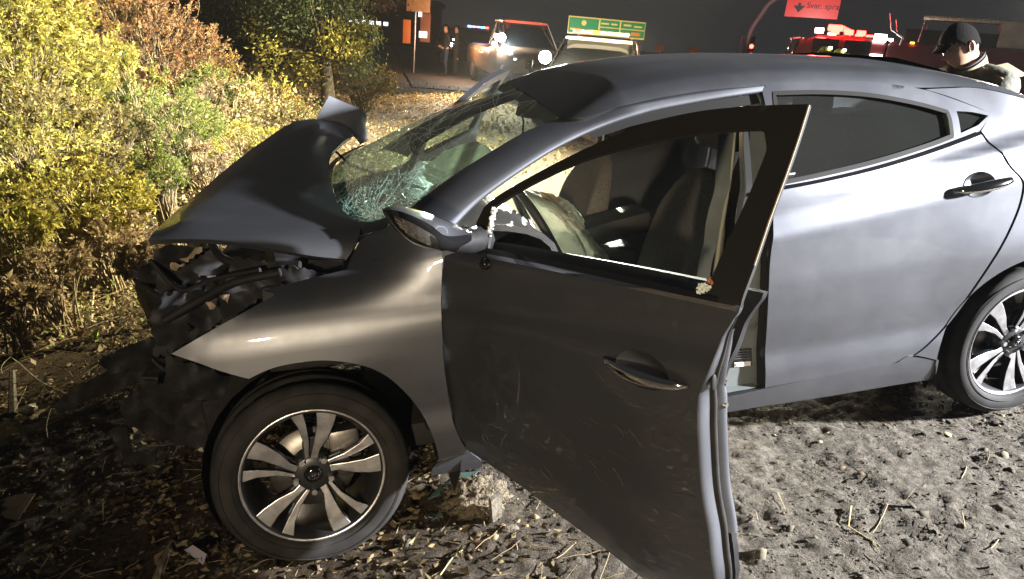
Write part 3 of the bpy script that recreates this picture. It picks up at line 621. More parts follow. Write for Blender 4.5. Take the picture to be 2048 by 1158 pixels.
# passenger door, open on the far side
PH = rad(57)
def far(off=0.):
    def fn(q):
        w_ = W(q[:,0],q[:,1])-off; P = np.stack([q[:,0],w_,q[:,1]-.01],-1); return rotz(P,PH,HINGE*np.array([1,-1,1]))
    return fn
fdo = f_out.copy(); sk = fd_out.copy(); sk[:,1] = np.maximum(sk[:,1],.22); fdo[:,0] = .5+(fdo[:,0]-.5)*1.10; fhh = f_hole.copy(); fhh[:,0] = .5+(fhh[:,0]-.5)*1.10; sk[:,0] = .5+(sk[:,0]-.5)*1.10
pd = panel('passenger_door', sk, far(), M['paint'], car, .05, -.03)
panel('window_frame', fdo, far(-.0), M['paint'], pd, .03, -.03, holes=[fhh])
panel('window_glass', fhh, far(.01), M['clear'], pd, .06)
ring_strip('frame_seal', fhh, .02, far(.03), M['rubber'], pd)

# ------------------------------------------------------------------ wheels
def lathe(name, prof, m, parent, n=56):
    """profile of (radius, depth) turned about local -y (outward)"""
    rows = [[(r*math.cos(a),d,r*math.sin(a)) for a in np.linspace(0,2*np.pi,n,endpoint=False)] for r,d in prof]
    return grid(name,rows,m,parent,closed=True)
def wheel(mtx, spin):
    t = mesh('wheel',*joinvf([([],[])]),M['alloyd'],car) if False else None
    bm = bmesh.new(); prof=[(.192,.19),(.188,.10),(.192,.05),(.204,.020),(.212,.004),(.2165,.0),(.2225,-.004),(.2265,.0),(.2265,.012),(.2165,.02),(.2,.06)]
    rows = [[(r*math.cos(a),d,r*math.sin(a)) for a in np.linspace(0,2*np.pi,64,endpoint=False)] for r,d in prof]
    wh = grid('wheel',rows,[M['alloyd'],M['alloy']],car,closed=True)
    wh.data.polygons.foreach_set('material_index',np.repeat([0,0,0,0,0,1,1,1,0,0],64).astype(np.int32)); wh.matrix_local = mtx
    # tyre: sidewall, shoulder lugs and grooved tread
    tp=[(.222,.012),(.226,-.004),(.236,-.012),(.252,-.016),(.268,-.016),(.284,-.010),(.297,.002),(.306,.018)]
    n=96; R=[[(r*math.cos(a),d,r*math.sin(a)) for a in np.linspace(0,2*np.pi,n,endpoint=False)] for r,d in tp]
    for k,d in enumerate((.026,.045,.050,.064,.069,.10,.105,.120,.126,.150,.156,.175,.19)):
        deep = d in (.050,.064,.105,.120) ; base = .312-.0012*abs(k-6)**1.2
        row=[]
        for j in range(n):
            a = 2*np.pi*j/n; lug = .006 if (k<2 or k>10) and j%4==0 else 0
            rr = base-(.008 if deep else 0)-lug; row.append((rr*math.cos(a),d,rr*math.sin(a)))
        R.append(row)
    R += [[(r*math.cos(a),d,r*math.sin(a)) for a in np.linspace(0,2*np.pi,n,endpoint=False)] for r,d in ((.297,.205),(.26,.212),(.222,.205))]
    grid('tyre',R,M['rubber'],wh,closed=True)
    for r in (.243,.279): lathe('sidewall_ring',[(r-.0015,-.0155),(r,-.0185),(r+.0015,-.0155)],M['rubber'],wh,72)
    # five pairs of twisted spokes
    def spoke(a0, pts, d0, d1, m):
        c,s = math.cos(a0),math.sin(a0); V=[]
        k=len(pts)
        for off in (0,1):
            for (x,y) in pts:
                r = math.hypot(x,y); dep = d0+(d1-d0)*min(1,max(0,(r-.05)/.16)); V.append((x*c-y*s,dep+(.022 if off else 0),x*s+y*c))
        F=[tuple(range(k)),tuple(range(2*k-1,k-1,-1))]+[(i,i+k,(i+1)%k+k,(i+1)%k) for i in range(k)]
        o = mesh('spoke',V,F,[m,M['alloyd']],wh,False,mi=[0,1]+[1]*k)
        md = o.modifiers.new('edge','BEVEL'); md.width=.0025; md.segments=2; md.limit_method='ANGLE'; return o
    for q in range(5):
        a = spin+q*2*math.pi/5
        spoke(a,[(.042,-.014),(.078,-.022),(.12,-.050),(.165,-.070),(.200,-.080),(.214,-.018),(.165,-.018),(.11,-.007),(.055,.007)],.020,.006,M['alloy'])
        spoke(a,[(.050,.012),(.11,.008),(.165,.014),(.213,.022),(.206,.062),(.165,.040),(.11,.026),(.052,.024)],.022,.006,M['alloy'])
        spoke(a,[(.045,-.02),(.10,-.032),(.12,-.03),(.12,.02),(.10,.03),(.045,.03)],.034,.030,M['alloyd'])
    lathe('wheel_hub',[(.0,.016),(.03,.016),(.052,.018),(.066,.026),(.072,.05),(.072,.12)],M['alloyd'],wh,32)
    for q in range(5):
        a = spin+q*2*math.pi/5+.63; bm = bmesh.new(); bmesh.ops.create_cone(bm,segments=6,radius1=.0105,radius2=.0095,depth=.02,cap_ends=True)
        bmesh.ops.transform(bm,matrix=Matrix.Translation((.057*math.cos(a),.012,.057*math.sin(a)))@Matrix.Rotation(rad(90),4,'X'),verts=bm.verts); frombm('lug_nut',bm,M['alloy'],wh)
    cap = lathe('hub_cap',[(.0,.004),(.018,.005),(.026,.009),(.030,.016)],M['gloss'],wh,32)
    lathe('brake_disc',[(.05,.075),(.135,.075),(.138,.08),(.138,.10),(.05,.10)],M['steel'],wh,48)
    box('brake_caliper',(.10,.07,.16),(.11,.09,.03),M['steel'],wh,bevel=.015)
    # badge: slanted letter in an oval
    e = [(.0155*math.cos(t)+.003*math.sin(t),.002,.0105*math.sin(t)) for t in np.linspace(0,2*np.pi,25)]
    tube('badge_ring',e,.0014,M['chrome'],wh,6)
    V,F = joinvf([tube_vf([(-.006,.002,-.006),(-.002,.002,.006)],.0016,6),tube_vf([(.002,.002,-.006),(.006,.002,.006)],.0016,6),tube_vf([(-.004,.002,-.001),(.004,.002,.001)],.0013,6)])
    mesh('badge_letter',V,F,M['chrome'],wh)
    return wh
fc = at_y(627,953,-.87)
wheel(Matrix.Translation(Vector(fc))@eul(-6,0,4).to_4x4(), rad(84))
wheel(Matrix.Translation(Vector((2.70,-.868,.315))), rad(70))
for x in (.02,2.70): lathe_m = None
for nm,x in (('far_front_tyre',.02),('far_rear_tyre',2.70)):
    rows = [[(x+r*math.cos(a),.868-d,.312+r*math.sin(a)) for a in np.linspace(0,2*np.pi,40,endpoint=False)] for r,d in ((.05,.03),(.2,.02),(.222,.01),(.27,-.0),(.30,.01),(.311,.04),(.311,.17),(.29,.2),(.2,.2))]
    grid(nm,rows,M['rubber'],car,closed=True,flip=True)
box('underbody',(2.6,1.40,.10),(1.5,0,.27),M['dirt_dark'],car,bevel=.03)
box('rear_axle',(.10,1.3,.08),(2.70,0,.30),M['dirt_dark'],car,bevel=.02)

# ------------------------------------------------------------------ cabin
box('floor',(1.9,1.5,.06),(1.35,0,.34),M['black'],car,bevel=.01)
box('bulkhead',(.05,1.40,.62),(.42,0,.65),M['black'],car)
grid('dashboard',[[(x+.05*(abs(y)/.7)**2,y,z+(.03 if -.6<y<-.12 and k in(2,3) else 0)) for y in np.linspace(-.70,.70,15)] for k,(x,z) in enumerate(((.42,.98),(.55,1.0),(.70,.985),(.82,.945),(.88,.86),(.84,.74),(.78,.60)))],M['leather'],car,thick=.02,sub=1,flip=True)
def seat(y, recl, x0, name='seat'):
    def lo(rows,nm,par): return grid(nm,rows,M['cloth'],par,sub=1)
    rows=[]
    for s,(wd,dep) in zip(np.linspace(0,1,8),((.235,.11),(.25,.12),(.25,.12),(.245,.11),(.235,.10),(.22,.09),(.19,.075),(.10,.05))):
        z = s*.56; ring=[]
        for a in np.linspace(0,2*np.pi,20,endpoint=False):
            ca,sa = math.cos(a),math.sin(a); yy = wd*math.copysign(abs(ca)**.55,ca); xx = dep*math.copysign(abs(sa)**.6,sa)*.55
            if sa<0: xx -= .05*abs(ca)**3*(1 if s<.8 else .3)
            ring.append((x0+xx+z*math.sin(rad(recl)),y+yy,.485+z*math.cos(rad(recl))))
        rows.append(ring)
    b = grid(name,rows+[[tuple(np.mean(rows[-1],0))]*20],M['cloth'],car,closed=True,sub=1,flip=True)
    box('seat_cushion',(.52,.50,.16),(x0-.25,y,.50),M['cloth'],b,rot=eul(0,8,0),bevel=.05,seg=3)
    hx,hz = x0+.63*math.sin(rad(recl)),.475+.61*math.cos(rad(recl))
    box('headrest',(.10,.27,.19),(hx+.03,y,hz+.13),M['cloth'],b,rot=eul(0,recl-6,0),bevel=.045,seg=3)
    for dy in (-.06,.06): tube('headrest_post',[(hx,y+dy,hz-.04),(hx+.02,y+dy,hz+.06)],.006,M['alloy'],b,8)
    panel_rows=[[ (x0-.075+z*math.sin(rad(recl)),y+t,.485+z*math.cos(rad(recl))) for t in np.linspace(-.15,.15,5)] for z in (.30,.38,.47,.55)]
    return b
seat(-.36,17,1.47,'driver_seat'); seat(.37,20,1.26,'passenger_seat')
rb = box('rear_seat',(.20,1.30,.62),(2.42,0,.82),M['cloth'],car,rot=eul(0,24,0),bevel=.07,seg=3); box('rear_cushion',(.55,1.3,.18),(2.15,0,.54),M['cloth'],rb,bevel=.05,seg=3)
for y in (-.36,.36): box('rear_headrest',(.09,.25,.14),(2.58,y,1.17),M['cloth'],rb,bevel=.04,seg=3)
box('parcel_shelf',(.5,1.25,.03),(2.72,0,1.06),M['black'],car)
box('centre_console',(.75,.20,.26),(1.08,0,.52),M['leather'],car,bevel=.03); box('armrest',(.32,.19,.10),(1.36,.0,.74),M['leather'],car,rot=eul(0,-8,0),bevel=.03)
tube('handbrake',[(1.20,-.03,.66),(1.05,-.03,.74)],.016,M['leather'],car)
sp = at_y(1078,462,-.37); ax = Vector((.90,0,.42)).normalized(); e1 = Vector((0,1,0)); e2 = ax.cross(e1)
st = tube('steering_wheel',[tuple(Vector(sp)+e1*.18*math.cos(t)+e2*.18*math.sin(t)) for t in np.linspace(0,2*np.pi,41)],.016,M['leather'],car,10)
tube('steering_column',[tuple(Vector(sp)-ax*.30),tuple(Vector(sp)-ax*.03)],[.06,.05],M['black'],st,12)
for t in (rad(0),rad(180),rad(270)): tube('wheel_spoke',[tuple(Vector(sp)-ax*.02),tuple(Vector(sp)+e1*.18*math.cos(t)+e2*.18*math.sin(t))],.014,M['leather'],st,8)
# hanging air bags: creased cloth traced in the window opening, with its own depth
def cloth(name, rows, m, sag, seed, depth=.02, amp=.035):  # creases
    R = np.array([[at_y(*p) for p in spline(r,12)] for r in rows]); R = np.array([spline(R[:,j],10) for j in range(R.shape[1])]).transpose(1,0,2)
    n1 = fbm(R[...,0]*1.0+R[...,2],R[...,2],seed,4,.10); n2 = fbm(R[...,0]*1.6+3+R[...,1],R[...,2]*.7,seed+1,4,.045)
    R[...,1] += amp*2.4*n1+amp*1.8*np.abs(n2); R[...,0] += amp*n2
    return grid(name,R,m,car,thick=.004)
cloth('driver_airbag',[[(1032,384,-.24),(1075,384,-.22),(1125,400,-.20),(1162,432,-.20)],[(1048,412,-.36),(1088,415,-.42),(1135,432,-.42),(1172,468,-.32)],[(1074,445,-.42),(1110,452,-.50),(1152,462,-.50),(1190,496,-.38)],[(1100,482,-.44),(1130,486,-.52),(1168,495,-.52),(1212,512,-.42)],[(1122,514,-.46),(1150,520,-.52),(1184,528,-.52),(1222,528,-.42)],[(1138,534,-.46),(1160,545,-.50),(1190,552,-.50),(1220,552,-.44)]],M['bag'],0,51,amp=.055)
cloth('airbag_seam',[[(1078,384,-.26),(1108,393,-.26),(1140,418,-.27)],[(1082,393,-.29),(1106,402,-.30),(1136,426,-.29)],[(1090,402,-.31),(1106,411,-.32),(1130,432,-.31)]],M['bagtan'],0,55,amp=.02)
cloth('curtain_airbag',[[(1188,318,.60),(1206,312,.60)],[(1180,345,.60),(1200,345,.60)],[(1162,385,.58),(1186,380,.58)],[(1142,415,.55),(1170,410,.55)],[(1130,432,.52),(1150,440,.52)]],M['bag'],0,57,amp=.02)
cloth('passenger_airbag',[[(855,330,.25),(900,300,.30),(950,286,.35),(985,300,.38)],[(845,352,.15),(900,330,.18),(950,312,.22),(1000,318,.28)],[(870,372,.05),(915,355,.08),(955,340,.12),(985,345,.16)],[(905,395,-.05),(935,380,-.05),(960,372,0),(980,372,.05)]],M['bag'],0,61,amp=.03)
# B-pillar, jamb and its plates
bp_ = segs(px_side([(1532,776),(1536,640),(1541,520),(1548,430),(1545,300),(1522,176)]), px_side([(1522,176),(1496,180)]), px_side([(1496,180),(1497,300),(1492,430),(1482,560),(1464,650),(1440,720),(1425,800)]), px_side([(1425,800),(1470,792),(1532,776)]), n=5)
bpil = panel('b_pillar', bp_, side(.035), M['paint_in'], car, .025, .03)
ring_strip('door_seal', px_side([(1500,180),(1503,300),(1498,430),(1487,560),(1469,650),(1447,720),(1432,795)]), .022, side(.030), M['seal'], bpil, False)
ring_strip('jamb_edge', px_side([(1526,774),(1530,640),(1535,520),(1541,430)]), .02, side(.022), M['seal'], bpil, False)
ring_strip('pillar_trim', px_side([(1484,262),(1478,330),(1462,430),(1440,540),(1430,600)]), .05, side(.10), M['paint_in'], bpil, False)
lab = px_side([(1492,722)])
pb = panel('tyre_plate', px_side([(1469,707),(1513,704),(1514,738),(1471,742)]), side(.031), M['gloss'], bpil, .02, .002)
panel('plate_barcode', px_side([(1477,732),(1510,729),(1510,738),(1477,741)]), side(.029), M['white'], pb, .01)
for yy in (710,715,720,725): ring_strip('plate_print', px_side([(1473,yy),(1508,yy-2.5)]), .0025, side(.0295), M['steel'], pb, False)
ring_strip('belt_buckle', px_side([(1478,665),(1500,652),(1522,660)]), .03, side(.032), M['steel'], bpil, False)
tube('seat_belt',[at_y(*p) for p in ((1472,265,-.60),(1458,360,-.62),(1440,470,-.66),(1428,560,-.70))],.008,M['liner'],car,6)
tube('seat_belt',[at_y(1200,200,.0)*0+np.array(p) for p in ((1.62,.66,1.15),(1.35,.45,.80),(1.20,.15,.55))],.010,M['leather'],car,6)
grid('sill_plate',[[(x,-W(x,.30)+d,z) for x in np.linspace(.55,1.58,14)] for d,z in ((.012,.318),(.05,.335),(.13,.335))],M['paint_in'],car,flip=True)
# roof lining and inner mirror, lit far wall
grid('roof_lining',np.array(rs)[2:-2,3:-3]-np.array([0,0,.045]),M['liner'],car)
bxm = at_y(975,206,.02); 
box('cabin_mirror',(.03,.22,.06),tuple(at_y(1105,240,.0)*.0+at_y(1060,222,-.02)),M['black'],car,rot=eul(0,20,10),bevel=.012); tube('mirror_stem',[at_y(1050,205,-.02),at_y(1060,222,-.02)],.012,M['black'],car)
box('sensor_pod',(.12,.16,.05),tuple(at_y(1125,232,-.25)),M['black'],car,rot=eul(0,25,0),bevel=.015)
tube('washer_line',[at_y(1042,215,-.02),at_y(1047,245,-.05),at_y(1044,275,-.1)],.004,M['black'],car)
tube('wiper_arm',[at_y(*p) for p in ((668,300,.46),(700,330,.30),(760,352,.1),(850,378,-.2))],.006,M['black'],car,6)

# ------------------------------------------------------------------ smashed front: what is left in the engine bay
def shard(name, pts, y0, y1, m, seed=0, amp=.03, step=12):
    """crumpled plate: an outline with its own depth, creased in and out, with thickness"""
    P = np.array(pts,float); lo,hi = P.min(0),P.max(0); r = np.random.default_rng(seed); off = r.uniform(0,50,2)
    Q = resample(P,9); Q = Q+r.normal(0,2.2,Q.shape)
    def f3(q):
        t = (q[:,0]-lo[0])/(hi[0]-lo[0]+1e-6); n1 = fbm(q[:,0]/60+off[0],q[:,1]/60+off[1],seed+200,3,1.0); n2 = np.abs(fbm(q[:,0]/26+off[0],q[:,1]/26,seed+300,3,1.0))
        return np.array([at_y(x,y,y0+(y1-y0)*a+amp*2.2*b+amp*1.4*c) for (x,y),a,b,c in zip(q,t,n1,n2)])
    o = panel(name,Q,lambda q: f3(np.c_[q[:,0],-q[:,1]]),m,car,step,.006) if False else panel(name,np.c_[Q[:,0],-Q[:,1]],lambda q: f3(np.c_[q[:,0],-q[:,1]]),m,car,step,.006)
    return o
eb = box('engine_block',(.42,.75,.42),(-.02,.12,.66),M['debris'],car,rot=eul(4,6,-8),bevel=.03)
for k in range(9): tube('wiring',spline([(-.35+random.uniform(-.1,.5),random.uniform(-.6,.3),random.uniform(.55,.95)) for _ in range(5)],6),random.uniform(.003,.008),M['black'],car,6)
box('air_box',(.24,.26,.16),(.06,-.38,.84),M['black'],car,rot=eul(8,14,10),bevel=.03); box('battery',(.20,.24,.18),(.08,.42,.90),M['black'],car,rot=eul(0,-12,8),bevel=.015)
box('radiator',(.06,1.15,.40),(-.36,.05,.62),M['debris'],car,rot=eul(0,18,14),bevel=.01)
for k in range(16): box('fin',(.07,1.10,.004),(-.36,.05,.45+.022*k),M['steel'],bpy.data.objects['radiator'],rot=eul(0,18,14))
box('bumper_beam',(.10,1.25,.12),(-.52,.05,.46),M['debris'],car,rot=eul(6,0,22),bevel=.025)
box('inner_wing',(.42,.05,.28),(.14,-.62,.70),M['black'],car,rot=eul(-10,4,4),bevel=.015)
box('chassis_leg',(.75,.09,.11),(-.16,-.46,.44),M['debris'],car,rot=eul(0,8,-6),bevel=.015)
shard('torn_panel',[(305,500),(345,490),(420,498),(470,520),(430,560),(385,600),(350,620),(318,600)],-.50,-.42,M['black'],seed=1)
shard('torn_panel',[(320,590),(370,575),(440,590),(470,610),(420,660),(350,700),(310,690),(300,640)],-.56,-.50,M['black'],seed=21)
shard('torn_panel',[(470,515),(560,530),(650,545),(640,556),(545,585),(450,640),(430,610)],-.55,-.62,M['black'],seed=22,amp=.03)
shard('torn_panel',[(262,545),(300,528),(345,545),(330,578),(290,580)],-.35,-.30,M['black'],seed=2)
shard('torn_panel',[(200,722),(300,672),(345,690),(430,735),(300,742),(220,742)],-.62,-.40,M['black'],seed=3)
shard('torn_panel',[(330,700),(345,712),(440,748),(490,765),(470,800),(400,800),(330,770)],-.66,-.60,M['black'],seed=4)
shard('torn_panel',[(285,760),(350,775),(440,800),(455,830),(400,855),(330,850),(290,810)],-.60,-.50,M['debris'],seed=24)
shard('bumper_skin',[(205,715),(260,690),(320,680),(345,700),(330,740),(270,738),(215,745)],-.52,-.50,M['black'],seed=25,amp=.03)
shard('radiator_hose_tray',[(215,860),(250,852),(268,905),(300,910),(318,888),(320,905),(300,930),(250,925)],-.42,-.40,M['black'],seed=26,amp=.02,step=9)
shard('torn_panel',[(100,815),(150,775),(215,745),(330,735),(300,760),(180,800),(120,830)],-.45,-.30,M['debris'],seed=5)
shard('lamp_bracket',[(365,520),(392,497),(405,492),(398,505),(375,527)],-.52,-.5,M['tan'],seed=6)
shard('lamp_bracket',[(342,527),(368,528),(352,541),(345,540)],-.50,-.5,M['tan'],seed=7)
shard('lamp_clip',[(415,605),(426,603),(430,612),(420,618)],-.62,-.61,M['tan'],seed=8); shard('lamp_clip',[(445,592),(458,590),(460,600),(450,602)],-.62,-.61,M['tan'],seed=9)
for k,pts in enumerate((((300,520,-.5),(360,580,-.56),(420,560,-.6),(520,540,-.66)),((330,640,-.6),(400,600,-.62),(470,565,-.66),(560,545,-.7)),((270,560,-.3),(330,600,-.45),(380,660,-.55)),((420,480,-.4),(450,520,-.5),(520,530,-.55),(600,530,-.6)),((280,690,-.5),(330,740,-.55),(420,770,-.6)))):
    tube('hose',spline([at_y(*p) for p in pts],6),.014 if k%2 else .008,M['black'],car,8)
shard('undertray',[(240,800),(300,770),(440,790),(470,840),(410,900),(320,880),(250,850)],-.45,-.30,M['debris'],seed=10)
tube('coil_spring',[(.06+.055*math.cos(t),-.62+.055*math.sin(t),.45+.018*t) for t in np.linspace(0,22,90)],.007,M['dirt_dark'],car,6)

# ------------------------------------------------------------------ vegetation and litter
def leaf_cloud(P, D, s, asp=.45, fold=.25, jit=.5):
    """one folded leaf (2 triangles) per point P along direction D"""
    n = len(P); r = rng
    D = D+r.normal(0,jit,(n,3)); D /= np.linalg.norm(D,axis=1)[:,None]+1e-9
    Rn = r.normal(0,1,(n,3)); N = np.cross(D,Rn); N /= np.linalg.norm(N,axis=1)[:,None]+1e-9; U = np.cross(N,D)
    s = (np.asarray(s)*np.clip(r.lognormal(-.05,.38,n),.35,2.2))[:,None]
    a = P; b = P+D*s*.45+N*s*asp*.5+U*s*fold*.3; c = P+D*s+U*s*r.uniform(-.2,.2,(n,1)); d = P+D*s*.45-N*s*asp*.5+U*s*fold*.3
    V = np.stack([a,b,c,d],1).reshape(-1,3); i = np.arange(n)*4
    F = np.concatenate([np.stack([i,i+1,i+2],1),np.stack([i,i+2,i+3],1)])
    return V,F
def twigs_vf(L): return joinvf([tube_vf(p,r,4,False) for p,r in L])
PAL = dict(
 yellow=[(.20,.19,.03),(.34,.30,.06),(.28,.27,.05),(.42,.36,.10),(.15,.17,.03)],
 green=[(.10,.16,.03),(.17,.22,.05),(.22,.25,.06),(.07,.12,.02),(.26,.27,.08)],
 olive=[(.12,.12,.04),(.20,.17,.06),(.26,.20,.08),(.10,.09,.03)],
 russet=[(.22,.10,.04),(.30,.15,.06),(.18,.12,.06),(.12,.08,.05),(.26,.12,.05)],
 dark=[(.025,.045,.018),(.05,.075,.025),(.08,.10,.035),(.035,.05,.02)],
 amber=[(.20,.11,.025),(.28,.18,.04),(.14,.10,.03),(.09,.08,.03)],
 dry=[(.24,.19,.11),(.34,.27,.16),(.18,.13,.07),(.42,.35,.22),(.30,.20,.09)])
PM = {k:mat_island('leaf_'+k,v) for k,v in PAL.items()}
bark = mat('bark',(.07,.055,.04),.9,var=.4,vscale=20,bump=.5,bscale=50); stemm = mat('dry_stem',(.20,.16,.10),.9,var=.3,vscale=15)
def bush(name, px, py, dist, wpx, hpx, pal, n, leaf, label, cat='bush', group=None, clumps=60, lean=.25, up=.7, soft=.5, tip=None):
    """px,py: where the crown's centre shows; dist: metres ahead of the camera; sprigs of leaves on branching stems"""
    c = at_d(px,py,dist); hw = wpx/2/CF*dist; hh = hpx/2/CF*dist
    base = np.array([c[0],c[1],min(float(gz(c[0],c[1],False)),c[2]-hh*.7)-.03]); root = empty(name,base,label=label,cat=cat,group=group); P=[];D=[];tw=[];PT=[];DT=[]
    per = max(8,n//(clumps*6))
    for k in range(clumps):
        u = rng.normal(0,1,3); u /= np.linalg.norm(u); r = rng.uniform(.25,1)**.45; q = c+u*np.array([hw,hw*.8,hh])*r; out = u*np.array([1,1,.6])+np.array([lean,-.15,up]); out /= np.linalg.norm(out)
        b0 = base+np.array([rng.normal(0,hw*.2),rng.normal(0,hw*.2),0]); t = np.linspace(0,1,6)[:,None]; m1 = b0*.4+q*.6-np.array([u[0]*hw*.3,u[1]*hw*.3,-hh*.05]); path = (1-t)**2*b0+2*t*(1-t)*m1+t*t*q; tw.append((path-base,np.linspace(.009,.003,6)*(.5+dist/12)))
        for g in range(6):
            d = out+rng.normal(0,.42,3); d /= np.linalg.norm(d); L = rng.uniform(.16,.34)*(hh*.6+hw*.4)*1.0; s0 = q+rng.normal(0,.10,3)*np.array([hw,hw,hh]); e = s0+d*L
            tw.append((np.array([s0,(s0+e)/2+rng.normal(0,.05*L,3),e])-base,np.array([.003,.002,.001])*(.5+dist/12)))
            a = rng.uniform(0,1,per)**.8; w_ = (soft*.20*L*(1.15-a))[:,None]; pts = s0+d*L*a[:,None]+rng.normal(0,1,(per,3))*w_; dd = d*.9+rng.normal(0,.5,(per,3))
            (PT if tip and u[2]+.3*rng.normal()>.35 else P).append(pts); (DT if len(PT) and PT[-1] is pts else D).append(dd)
    V,F = leaf_cloud(np.concatenate(P)-base,np.concatenate(D),leaf); fastmesh('foliage',V,F,PM[pal],root,False)['kind']='stuff'
    if PT: V,F = leaf_cloud(np.concatenate(PT)-base,np.concatenate(DT),leaf); fastmesh('foliage_tips',V,F,PM[tip],root,False)['kind']='stuff'
    tv,tf = twigs_vf(tw); mesh('stems',tv,tf,stemm,root); return root
G1='bushes on the roadside bank'
bush('tall_bush',15,120,6.4,300,420,'yellow',30000,.036,'tall yellow-green bush filling the upper left corner',group=G1,clumps=120,tip='yellow')
bush('yellow_bush',130,110,7.6,200,280,'yellow',16000,.036,'bushy yellow-topped shrub right of the tallest bush on the bank',group=G1,clumps=80,tip='amber')
bush('yellow_bush',55,300,5.6,300,230,'yellow',15000,.030,'low straw-coloured shrub under the tallest bush at the left edge',group=G1,clumps=80,tip='olive')
bush('plume_shrub',262,190,7.2,130,170,'green',9000,.026,'feathery pale green shrub with pointed top between yellow and russet bushes',group=G1,clumps=46,lean=.5,tip='yellow')
bush('plume_shrub',215,265,6.6,150,130,'olive',6500,.026,'dull olive shrub with bare stems below the feathery pale green one',group=G1,clumps=40,lean=.4)
bush('russet_bush',300,105,9.4,230,210,'russet',14000,.036,'reddish brown shrub dying back behind the feathery green one',group=G1,clumps=80,tip='russet')
bush('russet_bush',395,150,10.0,150,180,'amber',9000,.034,'small rust-tipped shrub leaning right beside the dark tree',group=G1,clumps=60,lean=.45,tip='russet')
bush('russet_bush',225,30,11.0,220,150,'amber',9000,.038,'amber shrub top against the black sky behind the russet bush',group=G1,clumps=60,tip='russet')
bush('round_bush',360,255,6.9,150,135,'green',13000,.018,'rounded soft green bush right of the feathery shrub',group=G1,clumps=60,soft=.9,lean=.15)
bush('round_bush',312,352,5.6,95,105,'green',9000,.015,'smallest soft green bush, near the bonnet',group=G1,clumps=46,soft=.9,lean=.1)
bush('leafy_shrub',450,235,8.8,170,120,'olive',9000,.030,'bare-twigged olive shrub behind the bonnet',group=G1,clumps=50,tip='dry')
bush('leafy_shrub',150,400,4.9,240,110,'yellow',7000,.026,'low yellow-leaved plant in the dry ground cover left of the bonnet',group=G1,clumps=44,soft=1.4,up=.3)
bush('leafy_shrub',40,470,4.4,150,110,'yellow',5000,.026,'bright yellow-leaved plant at the left edge above the sticks',group=G1,clumps=36,soft=1.4,up=.3)
bush('leafy_shrub',530,215,10.5,140,110,'amber',8000,.032,'orange-flecked small shrub under the dark trees',group=G1,clumps=44,tip='yellow')
bush('leafy_shrub',480,290,7.6,150,90,'yellow',7000,.026,'low yellow plant in the leafy cover right behind the bonnet tip',group=G1,clumps=36,soft=1.3,up=.3)
bush('round_bush',420,190,9.0,120,110,'green',9000,.024,'deep green bush under the rust-tipped shrub',group=G1,clumps=50,soft=.8,lean=.15)
bush('leafy_shrub',590,250,9.2,110,70,'olive',5000,.028,'dark olive weeds at the foot of the path tree behind the bonnet',group=G1,clumps=30,up=.9)
bush('weed_clump',95,545,4.3,150,90,'dry',4200,.026,'dry tan weed clump above the long pale stick',group='weed clumps on the bank edge',clumps=30,soft=1.3,up=.4)
bush('weed_clump',205,470,4.9,130,90,'dry',4200,.026,'dry curled weed clump left of the bonnet tip',group='weed clumps on the bank edge',clumps=30,soft=1.3,up=.4)
bush('weed_clump',250,400,5.3,110,80,'yellow',4200,.026,'small yellow weed between the bonnet and the smallest green bush',group='weed clumps on the bank edge',clumps=30,soft=1.3,up=.4)
bush('weed_clump',180,330,5.9,140,100,'olive',4200,.026,'olive weed clump under the dull olive shrub',group='weed clumps on the bank edge',clumps=30,soft=1.3,up=.4)
bush('weed_clump',400,330,6.6,120,80,'dry',4200,.026,'dry leafy clump behind the middle of the bonnet edge',group='weed clumps on the bank edge',clumps=30,soft=1.3,up=.4)
bush('weed_clump',20,600,4.0,110,70,'dry',4200,.026,'dry weed clump at the left edge, lowest on the bank',group='weed clumps on the bank edge',clumps=30,soft=1.3,up=.4)
bush('weed_clump',270,520,4.3,70,60,'dry',4200,.026,'dry twiggy clump touching the bonnet tip',group='weed clumps on the bank edge',clumps=30,soft=1.3,up=.4)
bush('leafy_shrub',720,170,13.5,130,80,'olive',7000,.036,'grassy olive shrub beside the dirt path behind the car',group=G1,clumps=40)
